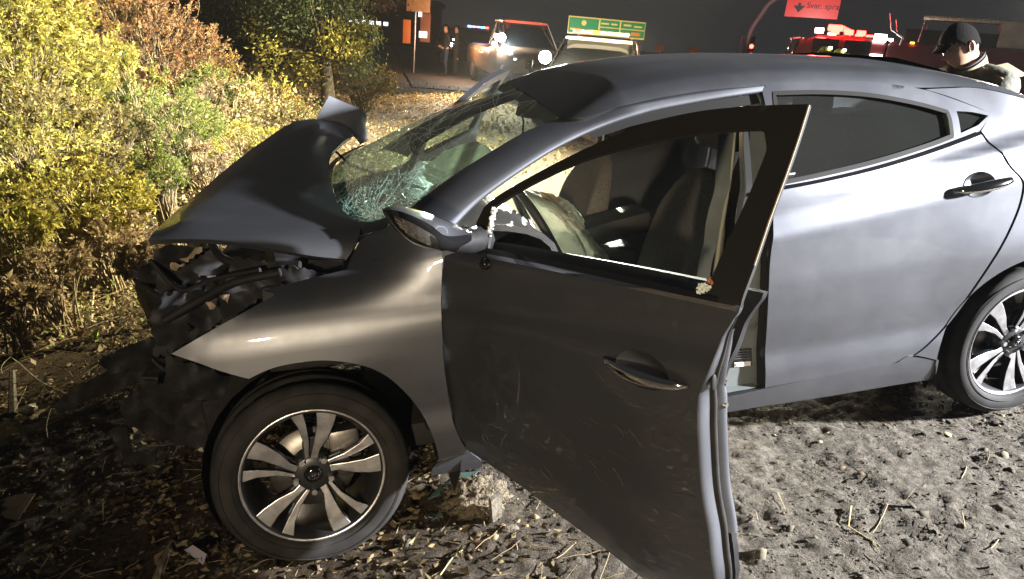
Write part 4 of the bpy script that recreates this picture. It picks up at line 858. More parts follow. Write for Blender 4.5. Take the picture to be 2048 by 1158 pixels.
def tree(name, px, py, dist, wpx, hpx, pal, n, leaf, label, bx, by, group, clumps=26, pal2=None, tr=.12):
    c = at_d(px,py,dist); hw = wpx/2/CF*dist; hh = hpx/2/CF*dist; b = at_d(bx,by,dist); b[2] = float(gz(b[0],b[1],False))-.1
    root = empty(name,b,label=label,cat='tree',group=group); tw=[]; P=[];D=[]; P2=[];D2=[]
    fork = b*.45+c*.55; trunk = spline([b,b*.7+fork*.3+np.array([.06,0,0]),fork],5); tv,tf = tube_vf(trunk-b,np.linspace(tr,tr*.6,len(trunk)),9)
    mesh('trunk',tv,tf,bark,root)
    for k in range(clumps):
        u = rng.normal(0,1,3); u /= np.linalg.norm(u); r = rng.uniform(.3,1.25)**.8; q = c+u*np.array([hw,hw*.8,hh])*r
        m1 = (fork+q)/2+np.array([0,0,.15*hh]); t = np.linspace(0,1,6)[:,None]; path = (1-t)**2*fork+2*t*(1-t)*m1+t*t*q; tw.append((path-b,np.linspace(tr*.35,.008,6)))
        m_ = n//clumps; rr = rng.normal(0,1,(m_,3))*np.array([hw,hw,hh])*.13*rng.uniform(.6,1.7); (P2 if pal2 and q[2]<c[2]-hh*.1 and rng.random()<.6 else P).append(q+rr); (P2 if False else D).append(u+np.array([0,0,-.4])+rng.normal(0,.4,(m_,3)))
    allP = P+P2; V,F = leaf_cloud(np.concatenate(P)-b,np.concatenate(D)[:sum(map(len,P))],leaf); fastmesh('crown',V,F,PM[pal],root,False)['kind']='stuff'
    if P2: V,F = leaf_cloud(np.concatenate(P2)-b,np.concatenate(D)[-sum(map(len,P2)):],leaf); fastmesh('lower_crown',V,F,PM[pal2],root,False)['kind']='stuff'
    tv,tf = twigs_vf(tw); mesh('limb',tv,tf,bark,root); return root
G2='trees behind the bank'
tree('roadside_tree',650,35,12.5,230,230,'dark',15000,.060,'dark leafy tree with pale yellow lower branches beside the dirt path',648,225,G2,44,'yellow',.16)
tree('roadside_tree',500,70,15.0,240,300,'dark',15000,.065,'dark green tree left of the path tree, above the bonnet',505,235,G2,34,'dark',.14)
tree('roadside_tree',380,-30,17.0,330,170,'amber',16000,.070,'amber-topped tree hanging over the russet shrubs at the top edge',390,200,G2,30,None,.14)
tree('roadside_tree',640,-20,19.0,260,120,'russet',12000,.070,'rust-coloured treetop above the path tree at the top edge',640,180,G2,24,None,.12)
tree('roadside_tree',170,-60,15.0,330,190,'russet',12000,.065,'dim rust tree crown above the yellow bushes at the top edge',180,190,G2,24,None,.14)
# leafy ground cover on the bank, dry stems, leaf litter, chips and gravel
def scatter(n, f):
    q=[]
    while len(q)<n:
        x,y = rng.uniform(-9,6,4000),rng.uniform(-2,16,4000); k = rng.random(4000)<f(x,y); q += list(zip(x[k],y[k]))
    return np.array(q[:n])
def bankmask(x,y):
    e = np.clip((-x-.45+.08*(y-3)),0,1)*np.clip((y-1.2+.25*(x+2))/.8,0,1); pat = np.clip(.55+2.2*fbm(x,y,71,3,.6),0.05,1)
    return e*pat*np.clip((14-y)/6,0,1)*np.exp(-np.maximum(y-3.5,0)/9)
q = scatter(80000,bankmask); z = gz(q[:,0],q[:,1],False)+rng.uniform(0,1,len(q))**1.6*(.10+.22*np.clip((q[:,1]-2.5)/3,0,1))
D = np.c_[rng.normal(0,.6,(len(q),2)),rng.uniform(-.2,.8,len(q))]; V,F = leaf_cloud(np.c_[q,z],D,.026+.004*np.maximum(q[:,1]-2,0),asp=.6)
tag(fastmesh('ground_cover',V,F,PM['dry'],None,False),label='dry tan and yellow leafy ground cover on the bank',cat='ground cover',kind='stuff')
q = scatter(24000,bankmask); z = gz(q[:,0],q[:,1],False)+rng.uniform(0,1,len(q))*(.12+.2*np.clip((q[:,1]-2.5)/3,0,1)); V,F = leaf_cloud(np.c_[q,z],np.c_[rng.normal(0,.6,(len(q),2)),rng.uniform(0,.9,len(q))],.024+.003*np.maximum(q[:,1]-2,0),asp=.6)
tag(fastmesh('ground_cover',V,F,PM['green'],None,False),label='green and yellow living leaves among the dry bank cover',cat='ground cover',kind='stuff')
q = np.c_[rng.uniform(-.8,4.2,16000),rng.uniform(5,19,16000)]; q = q[rng.random(len(q))<np.clip(.5+2*fbm(q[:,0],q[:,1],77,3,1.2),.1,1)]
V,F = leaf_cloud(np.c_[q,gz(q[:,0],q[:,1],False)+rng.uniform(.003,.04,len(q))],np.c_[rng.normal(0,1,(len(q),2)),rng.normal(.1,.3,len(q))],.055,asp=.6,fold=.5)
tag(fastmesh('path_litter',V,F,PM['dry'],None,False),label='dry leaves covering the dirt path behind the car',cat='leaf litter',kind='stuff')
tw=[]
for k in range(1500):
    x,y = rng.uniform(-5,.1),rng.uniform(.4,8)
    if rng.random()>math.exp(-max(y-2,0)/2.5) or y+.5*x<-.9: continue
    L = rng.uniform(.08,.45); a = rng.uniform(0,2*np.pi); up = rng.uniform(-.1,.5); t = np.linspace(0,1,5); b_ = rng.normal(0,.25)
    zz = float(gz(x,y,False)); tw.append((np.c_[x+L*t*math.cos(a)+L*b_*t*t*math.sin(a),y+L*t*math.sin(a)-L*b_*t*t*math.cos(a),zz+.02+up*L*(t-.6*t*t)+rng.uniform(0,.08)],np.linspace(1,.5,5)*rng.uniform(.0012,.0035)))
tv,tf = twigs_vf(tw); fastmesh('dry_stems',tv,np.array(tf),PM['dry'],None,False); tag(bpy.data.objects['dry_stems'],label='tangle of pale dry stems on the bank edge left of the car front',cat='dry stems',kind='stuff')
def litmask(x,y):
    return np.clip((1.15-x+.2*y+.5*fbm(x,y,81,3,.5))/.5,0,1)*np.clip((2.6-y)/1.5,0,1)*(x>-3.4)*(y<2.6)*np.clip(.5+2*fbm(x,y,82,3,.35),.12,1)
q = scatter(15000,litmask); V,F = leaf_cloud(np.c_[q,gz(q[:,0],q[:,1])+rng.uniform(.002,.02,len(q))],np.c_[rng.normal(0,1,(len(q),2)),rng.normal(.05,.25,len(q))],.026,asp=.5,fold=.5,jit=.2)
LIT = mat_island('litter',[(.04,.026,.012),(.09,.064,.028),(.16,.12,.055),(.065,.05,.025),(.24,.19,.09),(.05,.038,.02)],.8,.1)
tag(fastmesh('leaf_litter',V,F,LIT,None,False),label='brown curled leaf litter and wood chips around the front wheel',cat='leaf litter',kind='stuff')
def chips(n, mask, s, mtl, name, label, cat, flat=.5):
    q = scatter(n,mask); P = np.c_[q,gz(q[:,0],q[:,1])]; T = np.array([[1,1,-1],[-1,1,-1],[-1,-1,-1],[1,-1,-1],[.6,.7,1],[-.7,.5,1],[-.5,-.7,1],[.7,-.6,1]],float); FF = np.array([[4,5,6,7],[0,1,5,4],[1,2,6,5],[2,3,7,6],[3,0,4,7]])
    sz = s*rng.lognormal(0,.5,(n,1,1)); sc = np.stack([rng.uniform(.6,1.7,n),rng.uniform(.5,1.1,n),rng.uniform(.25,.8,n)*flat],-1)[:,None,:]
    V = T[None]*sc*sz*(1+rng.normal(0,.18,(n,8,3))); a = rng.uniform(0,2*np.pi,n); c_,s_ = np.cos(a)[:,None],np.sin(a)[:,None]; tl = rng.normal(0,.35,(n,1))
    X = V[...,0]*c_-V[...,1]*s_; Y = V[...,0]*s_+V[...,1]*c_; Z = V[...,2]+X*tl
    V = np.stack([X,Y,Z],-1)+P[:,None,:]+np.array([0,0,.001]); F = (FF[None]+(np.arange(n)*8)[:,None,None]).reshape(-1,4)
    return tag(fastmesh(name,V.reshape(-1,3),F,mtl,None,False),label=label,cat=cat,kind='stuff')
GRV = mat_island('gravel_bits',[(.025,.022,.018),(.055,.050,.042),(.09,.082,.068),(.04,.036,.03),(.16,.14,.10),(.065,.058,.047)],.9,0)
yard = lambda x,y: np.clip((x-.2+.3*fbm(x,y,91,3,.5))/.9,.05,1)*(y<3.2)*(x<5.5)*np.clip(.45+2*fbm(x,y,92,4,.3),.1,1)
chips(52000,yard,.0024,GRV,'gravel','grey crumbs and small stones on the trodden dirt','gravel')
chips(1800,yard,.0070,GRV,'clods','larger dirt clods and pebbles on the trodden dirt','clods')
CHP = mat_island('wood_chips',[(.20,.15,.08),(.30,.24,.14),(.12,.085,.045),(.38,.31,.19),(.09,.065,.035)],.8,0)
chips(7000,lambda x,y: litmask(x,y)*.9+.07*yard(x,y),.0075,CHP,'wood_chips','tan wood chips strewn under the open door and wheel','wood chips',.35)
tw=[]
for k in range(900):
    x,y = rng.uniform(-.9,3.2),rng.uniform(-1.7,.6)
    if rng.random()>(1 if x<1.25 else .22): continue
    L = rng.uniform(.03,.16); a = rng.uniform(0,2*np.pi); t = np.linspace(0,1,4); zz = gz(x+L*t*math.cos(a),y+L*t*math.sin(a)); tw.append((np.c_[x+L*t*math.cos(a),y+L*t*math.sin(a)+.1*L*t*t,zz+.004+rng.uniform(0,.008)],rng.uniform(.0007,.002)))
tv,tf = twigs_vf(tw); tag(fastmesh('straw',tv,np.array(tf),PM['dry'],None,False),label='short straw stalks lying on the soil by the open door',cat='straw',kind='stuff')

# ------------------------------------------------------------------ single pieces of debris that can be pointed at
def on_ground(px,py,dz=0):
    z = 0.
    for _ in range(6): p = at_z(px,py,z); z = float(gz(p[0],p[1]))+dz
    return np.array([p[0],p[1],z])
def stick(name, pts, r, m, label, cat='stick', group=None, n=6, dz=.008):
    P = np.array([on_ground(q[0],q[1],dz)+np.array([0,0,q[2] if len(q)>2 else 0]) for q in pts])
    Q = spline(P,5) if len(P)>2 else P; v,f = tube_vf(Q-P[0],np.linspace(r,r*.6,len(Q)),n); o = mesh(name,v,f,m,None,True,50); o.location = P[0]; return tag(o,label,cat,group)
wood = mat('weathered_wood',(.11,.095,.07),.85,var=.35,vscale=25,bump=.4,bscale=90); pale = mat('bleached_stem',(.40,.35,.25),.8,var=.2,vscale=20)
straw_m = mat('yellow_straw',(.45,.37,.16),.7,var=.2,vscale=20)
S1 = 'pale sticks on the bank left of the car'
stick('stick',[(0,658),(70,672),(150,680),(232,685)],.0045,pale,'long pale stick lying level above the dark hollow at the left edge',group=S1)
stick('stick',[(0,705,.03),(45,745,.05),(90,780,.04),(165,800)],.0040,pale,'curved pale stick sloping down to the torn bumper strip',group=S1)
stick('stick',[(115,555,.12),(122,600,.06),(128,640)],.008,pale,'thick upright stub among the dry stems',group=S1)
stick('stick',[(130,600),(190,625),(245,650)],.0035,pale,'thin stick slanting right toward the black wreckage',group=S1)
stick('stick',[(225,590),(265,570),(292,562)],.004,pale,'short stick touching the wreckage under the bonnet tip',group=S1)
stick('stick',[(238,530,.05),(260,500,.16),(300,500,.2),(330,515,.12)],.003,pale,'arched hoop-like stem in front of the bonnet tip',group=S1)
stick('stick',[(20,560),(80,600),(130,655)],.003,pale,'thin stem crossing the long pale stick',group=S1)
stick('stick',[(185,650,.02),(190,620,.06),(195,610,.1)],.007,pale,'short fat broken stalk right of the stem tangle',group=S1)
stick('stake',[(25,830,.0),(38,785,.12)],.022,wood,'split wooden stump standing by the pale lump at the left edge','stump')
stick('branch',[(312,1158),(330,1110),(345,1085)],.014,wood,'pale broken branch at the bottom edge below the wheel','branch')
stick('straw_stalk',[(880,1150),(905,1115),(925,1100)],.003,straw_m,'single yellow straw stalk at the bottom edge under the door','straw',n=5)
stick('straw_stalk',[(1695,1052),(1760,1092)],.0022,straw_m,'bent thin straw on the dirt right of the door','straw',n=5)
stick('straw_stalk',[(1702,1012),(1697,1052)],.0034,straw_m,'short thick stub at the top of the bent straw','straw',n=5)
stick('straw_stalk',[(1555,985),(1570,1018)],.0018,straw_m,'thin pale straw between the door edge and the bent straw','straw',n=5)
def lump(name, px, py, s, m, label, cat, flat=.5, seed=0, ico=2, dz=0):
    p = on_ground(px,py); r = np.random.default_rng(seed); bm = bmesh.new(); bmesh.ops.create_icosphere(bm,subdivisions=ico,radius=1)
    for v in bm.verts: v.co = Vector((v.co.x*s[0],v.co.y*s[1],v.co.z*s[2]))*float(1+r.normal(0,.16))
    me = bpy.data.meshes.new(name); bm.to_mesh(me); bm.free(); o = link(name,me,m,None,False); o.location = p+np.array([0,0,s[2]*.55+dz]); return tag(o,label,cat)
lump('paper_wad',62,822,(.035,.025,.022),mat('crumpled_paper',(.70,.68,.58),.8),'crumpled pale paper lump beside the split stump','paper',seed=3)
lump('paper_wad',67,838,(.020,.018,.012),mat('brown_paper',(.42,.35,.27),.8),'small tan lump under the crumpled paper','paper',seed=4)
lump('stone',100,970,(.013,.010,.008),pale,'small pale stone in the dark hollow','stone',seed=5)
lump('stone',1640,885,(.010,.008,.006),pale,'pale pebble on the dirt behind the rear sill','stone',seed=6)
def plate(name, pts, m, label, cat, th=.004, lift=.01, tilt=0):
    P = np.array([on_ground(x,y,lift+h) for x,y,h in pts]); c = P[0]; n=len(P); V = list(P-c)+list(P-c-np.array([0,0,th])); F=[tuple(range(n)),tuple(range(2*n-1,n-1,-1))]+[(i,i+n,(i+1)%n+n,(i+1)%n) for i in range(n)]
    o = mesh(name,V,F,m,None,False); o.location=c; return tag(o,label,cat)
shg = mat_glass('green_shard',(.30,.44,.40),milk=.35,milkc=(.20,.34,.31))
plate('glass_shard',[(855,998,0),(878,972,.01),(908,958,.02),(905,978,.01)],shg,'green glass shard by the front sill, nearest the tyre','glass shard')
plate('glass_shard',[(914,974,.0),(922,945,.03),(956,942,.03),(935,962,.01)],shg,'green glass shard leaning on the soil heap below the splash guard','glass shard')
plate('glass_shard',[(862,1040,.0),(880,1020,.005),(885,1030,.0)],shg,'tiny green glass shard lying on the soil left of the wooden stake','glass shard')
plate('plastic_scrap',[(370,1100,.0),(385,1090,.03),(412,1108,.03),(405,1128,.0)],mat('lilac_plastic',(.36,.34,.42),.4),'crumpled lilac-white plastic scrap below the front tyre','plastic scrap')
plate('cardboard_scrap',[(0,1000,.0),(30,990,.03),(70,986,.04),(35,1040,.0),(8,1035,.0)],mat('cardboard',(.34,.26,.15),.8,var=.3),'tan cardboard scrap at the lower left edge','cardboard')
plate('plastic_scrap',[(395,1105-205,.05),(410,885,.09),(440,888,.09),(436,905,.05)],mat('pale_trim',(.45,.45,.42),.4),'pale edged black trim piece lying left of the front tyre','plastic scrap')
plate('leaf_scrap',[(150,665,.04),(168,660,.06),(160,676,.03)],mat('orange_leaf',(.40,.16,.03),.6),'orange fallen leaf left of the wreckage','leaf')
plate('leaf_scrap',[(183,665,.05),(196,658,.07),(200,678,.03),(190,682,.03)],mat('lime_leaf',(.35,.45,.04),.6),'lime green leaf standing right of the orange leaf','leaf')
# buried post and loosened soil at the sill
p0 = on_ground(1010,1040); bm = bmesh.new(); bm_box(bm,(.045,.016,.17),(-.03,0,.045),eul(16,-10,26),.003)
for v in bm.verts: v.co += Vector((random.gauss(0,.0015),random.gauss(0,.0015),random.gauss(0,.003)))
o = frombm('wooden_post',bm,wood); o.location = p0; tag(o,'weathered grey wooden stake half buried under the open door','wooden post')
o = lump('soil_heap',950,1010,(.11,.09,.06),mat('loose_soil',(.16,.13,.085),.95,var=.5,vscale=60,bump=1,bscale=120),'heap of loose soil and chips pushed up under the sill','soil heap',seed=9,ico=4); o.data.polygons.foreach_set('use_smooth',np.ones(len(o.data.polygons),bool))
lump('wood_chunk',1205*.0+1020,1060,(.03,.012,.012),wood,'short wood chunk at the foot of the wooden stake','wood chunk',seed=12)

# ------------------------------------------------------------------ background: vehicles, people, signs (upright on the level road)
def stand(px, dist, face=0., dz=0., py=100):
    """base frame on the ground below the pixel's ray: x forward (towards the camera when face=0), y left, z true up"""
    c = at_d(px,py,dist); c[2] = float(gz(c[0],c[1],False)); u = UP; f = CC-c; f = f-u*(f@u); f /= np.linalg.norm(f); a = rad(face)
    f = f*math.cos(a)+np.cross(u,f)*math.sin(a); l = np.cross(u,f); c = c+u*dz
    return Matrix(((f[0],l[0],u[0],c[0]),(f[1],l[1],u[1],c[1]),(f[2],l[2],u[2],c[2]),(0,0,0,1)))
E_ = dict(white=emat('lamp_white',(1,.97,.88),90), warm=emat('lamp_warm',(1,.86,.58),90), red=emat('beacon_red',(1,.03,.02),22), reds=emat('beacon_red_core',(1,.20,.14),60), blue=emat('beacon_blue',(.05,.35,1),18), purple=emat('beacon_purple',(.5,.3,1),4), amber=emat('marker_amber',(1,.35,.04),5), dim=emat('lamp_dim',(1,.96,.85),10), panelw=emat('window_and_sign_glow',(.95,.97,1),1.6))
VB = dict(black=mat('cruiser_black',(.012,.012,.014),.25,coat=.6), white=mat('cruiser_white',(.55,.55,.54),.35,coat=.4), tan=mat('tan_truck_paint',(.22,.15,.10),.35,.3,coat=.5,var=.1), maroon=mat('fire_engine_maroon',(.13,.018,.022),.35,coat=.5,var=.15,vscale=2), grey=mat('locker_grey',(.32,.31,.31),.5,.3,var=.15,vscale=3), glass=mat('vehicle_glass',(.01,.012,.014),.06,coat=1))
def loft(name, st, m, par, n=24, e=.35, sub=0):
    """st: (x, z0, z1, half width) sections with rounded corners"""
    rows=[]
    for x,z0,z1,hw in st:
        zc,hh = (z0+z1)/2,(z1-z0)/2; rows.append([(x,hw*math.copysign(abs(math.cos(t))**e,math.cos(t)),zc+hh*math.copysign(abs(math.sin(t))**e,math.sin(t))) for t in np.linspace(0,2*np.pi,n,endpoint=False)])
    V = np.array(rows).reshape(-1,3); k=len(rows); F=[(i*n+j,(i+1)*n+j,(i+1)*n+(j+1)%n,i*n+(j+1)%n) for i in range(k-1) for j in range(n)]+[tuple(range(n)),tuple((k-1)*n+j for j in range(n-1,-1,-1))]
    return mesh(name,V,F,m,par,True,35)
def disc(name, c, r, m, par, depth=.06, n=20, axis='x'):
    v,f = tube_vf([c,(c[0]+depth,c[1],c[2])],r,n); return mesh(name,v,f,m,par,True,40)
def road_wheel(par, x, y, r=.37):
    v,f = tube_vf([(x,y-.12,r),(x,y-.10,r),(x,y+.10,r),(x,y+.12,r)],[r*.86,r,r,r*.86],24); w_ = mesh('wheel',v,f,M['rubber'],par,True,40)
    v,f = tube_vf([(x,y-.128,r),(x,y+.128,r)],r*.6,16); mesh('rim',v,f,M['alloy'],w_,True,40)
def suv(mtx, label, cat, paint, H=1.80, pick=False, bar=None, spots=None, lights=True, group=None, name='police_suv', pushbar=True, accent=None, roofm=None):
    root = empty(name,mtx=mtx,label=label,cat=cat,group=group); k = H/1.80
    b = loft('body',[(-3.9 if pick else -2.6,.50,1.08*k,.86),(-3.7 if pick else -2.4,.36,1.12*k,.97),(-.2,.33,1.12*k,1.0),(.9,.33,1.14*k,1.0),(1.15,.33,1.12*k,.99),(1.9,.34,1.04*k,.97),(2.25,.38,.96*k,.92),(2.40,.45,.86*k,.84)],paint,root)
    rear = -1.0 if pick else -2.45
    loft('cabin',[(rear-.1,1.0*k,1.30*k,.80),(rear+.1,1.0*k,H*.985,.70),(-.2,1.0*k,H,.72),(.20,1.0*k,H*.98,.70),(.95,1.0*k,1.16*k,.84)],VB['glass'],root,e=.3)
    rf = loft('roof',[(rear+.05,H*.975,H+.01,.70),(-.2,H*.97,H+.03,.73),(.26,H*.965,H+.005,.71)],roofm or paint,root)
    for s in (-1,1):
        tube('pillar',[(.98,s*.86,1.13*k),(.26,s*.715,H*.985)],.024,accent or paint,root,8); tube('pillar',[(-.55,s*.90,1.12*k),(-.5,s*.73,H*.98)],.04,paint,root,8)
        mi = box('mirror',(.14,.24,.19),(.82,s*1.12,1.16*k),M['black'],root,bevel=.04)
        lm = box('headlight',(.12,.34,.14),(2.26,s*.70,.80*k),E_['dim'] if lights else M['clear'],root,rot=eul(0,0,-s*18),bevel=.03)
        box('fog_lamp',(.05,.16,.07),(2.40,s*.66,.50),M['black'],root,bevel=.01)
        road_wheel(root,1.55,s*.88); road_wheel(root,(-2.6 if pick else -1.55),s*.88)
        box('door',(1.05,.03,.70),(.30,s*.985,.78*k),paint,root,bevel=.02)
    g = box('grille',(.05,1.05,.26),(2.38,0,.74*k),M['black'],root,bevel=.02)
    for q in range(4): box('grille_bar',(.03,1.0,.022),(2.41,0,.66*k+q*.06),M['chrome'],g,bevel=.005)
    box('bumper',(.16,1.72,.24),(2.36,0,.46),M['black'],root,bevel=.05); box('number_plate',(.01,.32,.16),(2.455,0,.46),M['white'],root)
    if pushbar:
        p = tube('push_bar',[(2.52,-.42,.36),(2.55,-.42,.92),(2.55,.42,.92),(2.52,.42,.36)],.035,accent or M['black'],root,8); tube('cross_bar',[(2.56,-.42,.66),(2.56,.42,.66)],.03,accent or M['black'],p,8)
    if spots is not None:
        for s in spots:
            sp_ = tube('spot_lamp',[(.86,s*.95,1.33*k),(1.06,s*.95,1.33*k)],[.09,.13],M['black'],root,16); disc('lens',(1.055,s*.95,1.33*k),.125,E_['warm' if not pick else 'white'],sp_,.02)
    if bar:
        lb = box('light_bar',(.28,1.20,.10),(-.12,0,H+.11),M['white'],root,bevel=.03)
        for q,c_ in enumerate(bar): box('beacon',(.30,1.14/len(bar)*.86,.075),(-.12,(-.57+(q+.5)*1.14/len(bar)),H+.115),c_,lb,bevel=.02)
    return root
cl = mat('bar_lens',(.55,.50,.45),.15)
suv(stand(1178,15.0,-6),'black and white police car with two lit spot lamps behind the wreck','police car',VB['black'],1.70,bar=[M['white'],cl,cl,E_['amber'],cl,E_['red']][::-1],spots=(-1,1),roofm=VB['white'])
suv(stand(1032,22.5,16),'tan patrol truck with one glaring spot lamp and red-lit windscreen edge','truck',VB['tan'],2.02,pick=True,spots=(-1,),name='patrol_truck',roofm=mat('red_lit_roof',(.45,.07,.04),.35))  # red light on the roof is put into its paint colour
suv(stand(948,33,30),'far police car with blue roof beacons behind the patrol truck','police car',VB['black'],1.75,bar=[E_['blue'],E_['purple'],E_['purple'],E_['blue'],E_['red']],spots=None,lights=False,name='police_suv',pushbar=False)
def beam(px,dist,h,target,power,col,spot,size=.1):
    m = stand(px,dist); p = np.array(m.translation)+UP*h; d = np.array(target,float)-p; d /= np.linalg.norm(d); return lamp('vehicle_and_added_beam',p+d*.35,target,power,col,size,spot,.5)
beam(1096,14.2,1.40,(.9,-.3,.95),2200,(.95,1,.80),24,.08); beam(1258,14.2,1.40,(2.2,.5,.3),5000,(1,.90,.66),40,.08)
beam(1120,14.0,.75,(1.6,2.2,0.0),5000,(1,.92,.62),46,.08)
beam(993,20.5,1.45,(1.2,6,.2),2600,(.95,1,.95),40); beam(993,20.5,1.45,(.95,-.35,.88),140000,(.95,1,.86),3.6); beam(993,20.5,1.45,tuple(at_y(925,335,.22)),120000,(1,1,.92),2.6); beam(966,20,.85,(.8,9,.1),4000,(1,.66,.30),60)  # the narrow beams at the airbags are extra, added to brighten them

# ------- people
def person(mtx, label, J, R, cols, name='person', scale=1., sub=2, hair=None, extra=None):
    """J: joint positions (x forward, y left, z up); one skinned body whose faces take clothing by nearest bone"""
    root = empty(name,mtx=mtx,label=label,cat='person')
    B = [('pelvis','waist'),('waist','chest'),('chest','neck'),('neck','head0'),('head0','head1')]
    for s in 'lr': B += [('chest','sh'+s),('sh'+s,'el'+s),('el'+s,'wr'+s),('wr'+s,'ha'+s),('pelvis','hip'+s),('hip'+s,'kn'+s),('kn'+s,'an'+s),('an'+s,'to'+s)]
    names = list(dict.fromkeys(n for b in B for n in b)); P = {n:np.array(J[n],float)*scale for n in names}
    me = bpy.data.meshes.new('body'); me.from_pydata([tuple(P[n]) for n in names],[(names.index(a),names.index(b)) for a,b in B],[]); o = bpy.data.objects.new('body',me); COL.objects.link(o)
    sk = o.modifiers.new('skin','SKIN'); ss = o.modifiers.new('sub','SUBSURF'); ss.levels = sub; ss.render_levels = sub
    for i,n in enumerate(names):
        r = R.get(n.rstrip('lr') if n not in R else n,.05); r = r if isinstance(r,tuple) else (r,r); me.skin_vertices[0].data[i].radius = (r[0]*scale,r[1]*scale); me.skin_vertices[0].data[i].use_root = (n=='pelvis')
    dg = bpy.context.evaluated_depsgraph_get(); nm = bpy.data.meshes.new_from_object(o.evaluated_get(dg)); bpy.data.objects.remove(o); 
    ml = []; bone = []
    for a,b in B: bone.append((P[a],P[b],cols(a,b)))
    ob = link('body',nm,None,root,True); nm.materials.clear()
    for _,_,mm in bone:
        if mm not in ml: ml.append(mm)
    for mm in ml: nm.materials.append(mm)
    for f in nm.polygons:
        c = np.array(f.center); d = [np.linalg.norm(c-(a+np.clip(((c-a)@(b-a))/((b-a)@(b-a)+1e-9),0,1)*(b-a))) for a,b,_ in bone]; f.material_index = ml.index(bone[int(np.argmin(d))][2])
    return root,P
skin = mat('skin',(.42,.24,.16),.5,var=.1,vscale=12); skinr = mat('skin_in_red_light',(.42,.24,.17),.5)
jk = mat('dark_jacket',(.016,.016,.02),.8,bump=.3,bscale=60); jeans = mat('blue_jeans',(.03,.05,.11),.85,var=.2); kh = mat('khaki_cloth',(.20,.18,.10),.8,bump=.3,bscale=50); shoe = mat('dark_shoe',(.015,.013,.012),.6); hairm = mat('black_hair',(.006,.005,.005),.9,bump=.4,bscale=160,spec=.08); vis = mat('hi_vis',(.35,.38,.05),.6)
def cloth_cols(top,legs):
    def f(a,b):
        if a in('neck',) and b=='head0' or a=='head0': return skin
        if a[:2]=='wr': return skin
        if a[:2]=='an': return shoe
        if a=='pelvis' and b[:3]=='hip' or a[:3]=='hip' or a[:2]=='kn': return legs
        return top
    return f
STAND = dict(pelvis=(0,0,.95),waist=(.01,0,1.12),chest=(.02,0,1.38),neck=(.02,0,1.53),head0=(.04,0,1.62),head1=(.05,0,1.76),shl=(.0,.19,1.44),shr=(.0,-.19,1.44),ell=(-.04,.25,1.16),elr=(-.04,-.25,1.16),wrl=(.14,.18,.98),wrr=(.16,-.16,1.02),hal=(.24,.12,1.0),har=(.26,-.10,1.05),hipl=(0,.10,.90),hipr=(0,-.10,.90),knl=(.03,.11,.49),knr=(.0,-.11,.49),anl=(-.02,.12,.09),anr=(-.02,-.12,.09),tol=(.16,.14,.04),tor=(.16,-.14,.04))
RAD = dict(pelvis=(.15,.12),waist=(.14,.11),chest=(.17,.125),neck=.065,head0=.085,head1=.08,sh=.075,el=.055,wr=.04,ha=.04,hip=.095,kn=.065,an=.05,to=.045)
def head_bits(root,P,hm,cap=False):
    c = (P['head0']+P['head1'])/2; bm = bmesh.new(); bmesh.ops.create_uvsphere(bm,u_segments=14,v_segments=9,radius=.112); bmesh.ops.scale(bm,vec=(1.06,.86,.80),verts=bm.verts)
    for v in list(bm.verts):
        if v.co.z<-.01 and v.co.x>-.02: bm.verts.remove(v)
    bmesh.ops.translate(bm,vec=Vector(c)+Vector((-.012,0,.045)),verts=bm.verts); frombm('hair' if not cap else 'cap',bm,hm,root)
r_,P_ = person(stand(884,26.3,-70),'person in dark jacket and blue jeans standing on the dirt path, nearest the trees',STAND,RAD,cloth_cols(jk,jeans)); head_bits(r_,P_,hairm)
box('belt_pouch',(.12,.34,.10),(0,0,1.0),mat('pale_pouch',(.4,.4,.38),.7),r_,bevel=.03)
r_,P_ = person(stand(906,26.9,-100),'person in dark clothes with reflective flashes, partly behind the one in jeans',STAND,RAD,cloth_cols(jk,mat('dark_trousers',(.02,.02,.018),.8))); head_bits(r_,P_,hairm)
box('reflective_strip',(.04,.30,.05),(.13,0,1.30),E_['dim'],r_); box('torch',(.05,.05,.12),(.22,-.1,1.12),E_['warm'],r_,bevel=.01); box('reflective_band',(.16,.16,.06),(.02,-.11,.62),mat('reflective_tape',(.6,.6,.5),.4),r_,bevel=.02)  # reflective strip emits, standing in for light thrown back by it
for px,d,lab in ((1618,11.5,'firefighter in yellow helmet seen over the roof, left of the pair'),(1648,12.0,'firefighter in yellow helmet seen over the roof, right of the pair')):
    r_,P_ = person(stand(px,d,20),lab,STAND,RAD,cloth_cols(vis,vis)); head_bits(r_,P_,vis,True); box('helmet_lamp',(.04,.04,.04),(.15,.03,1.80),E_['dim'],r_)

# the man in the foreground, bent over behind the boot
hd_ = at_d(1929,86,4.0); gb = hd_-UP*1.52; f0 = -CR[0]*.94+(-CR[2])*.30; f0 = f0-UP*(f0@UP); f0 /= np.linalg.norm(f0); l0 = np.cross(UP,f0)
mm_ = Matrix(((f0[0],l0[0],UP[0],gb[0]),(f0[1],l0[1],UP[1],gb[1]),(f0[2],l0[2],UP[2],gb[2]),(0,0,0,1)))
BEND = dict(STAND); BEND.update(pelvis=(-.30,0,.90),waist=(-.27,0,1.05),chest=(-.155,0,1.26),neck=(-.075,0,1.41),head0=(-.045,0,1.455),head1=(-.02,0,1.50),shl=(-.14,.20,1.31),shr=(-.14,-.20,1.31),ell=(-.02,.27,1.06),elr=(-.02,-.27,1.06),wrl=(.20,.18,.98),wrr=(.20,-.18,.98),hal=(.30,.14,.98),har=(.30,-.14,.98),hipl=(-.30,.10,.86),hipr=(-.30,-.10,.86),knl=(-.22,.11,.47),knr=(-.28,-.11,.47),anl=(-.30,.12,.09),anr=(-.34,-.12,.09),tol=(-.12,.14,.04),tor=(-.16,-.14,.04))
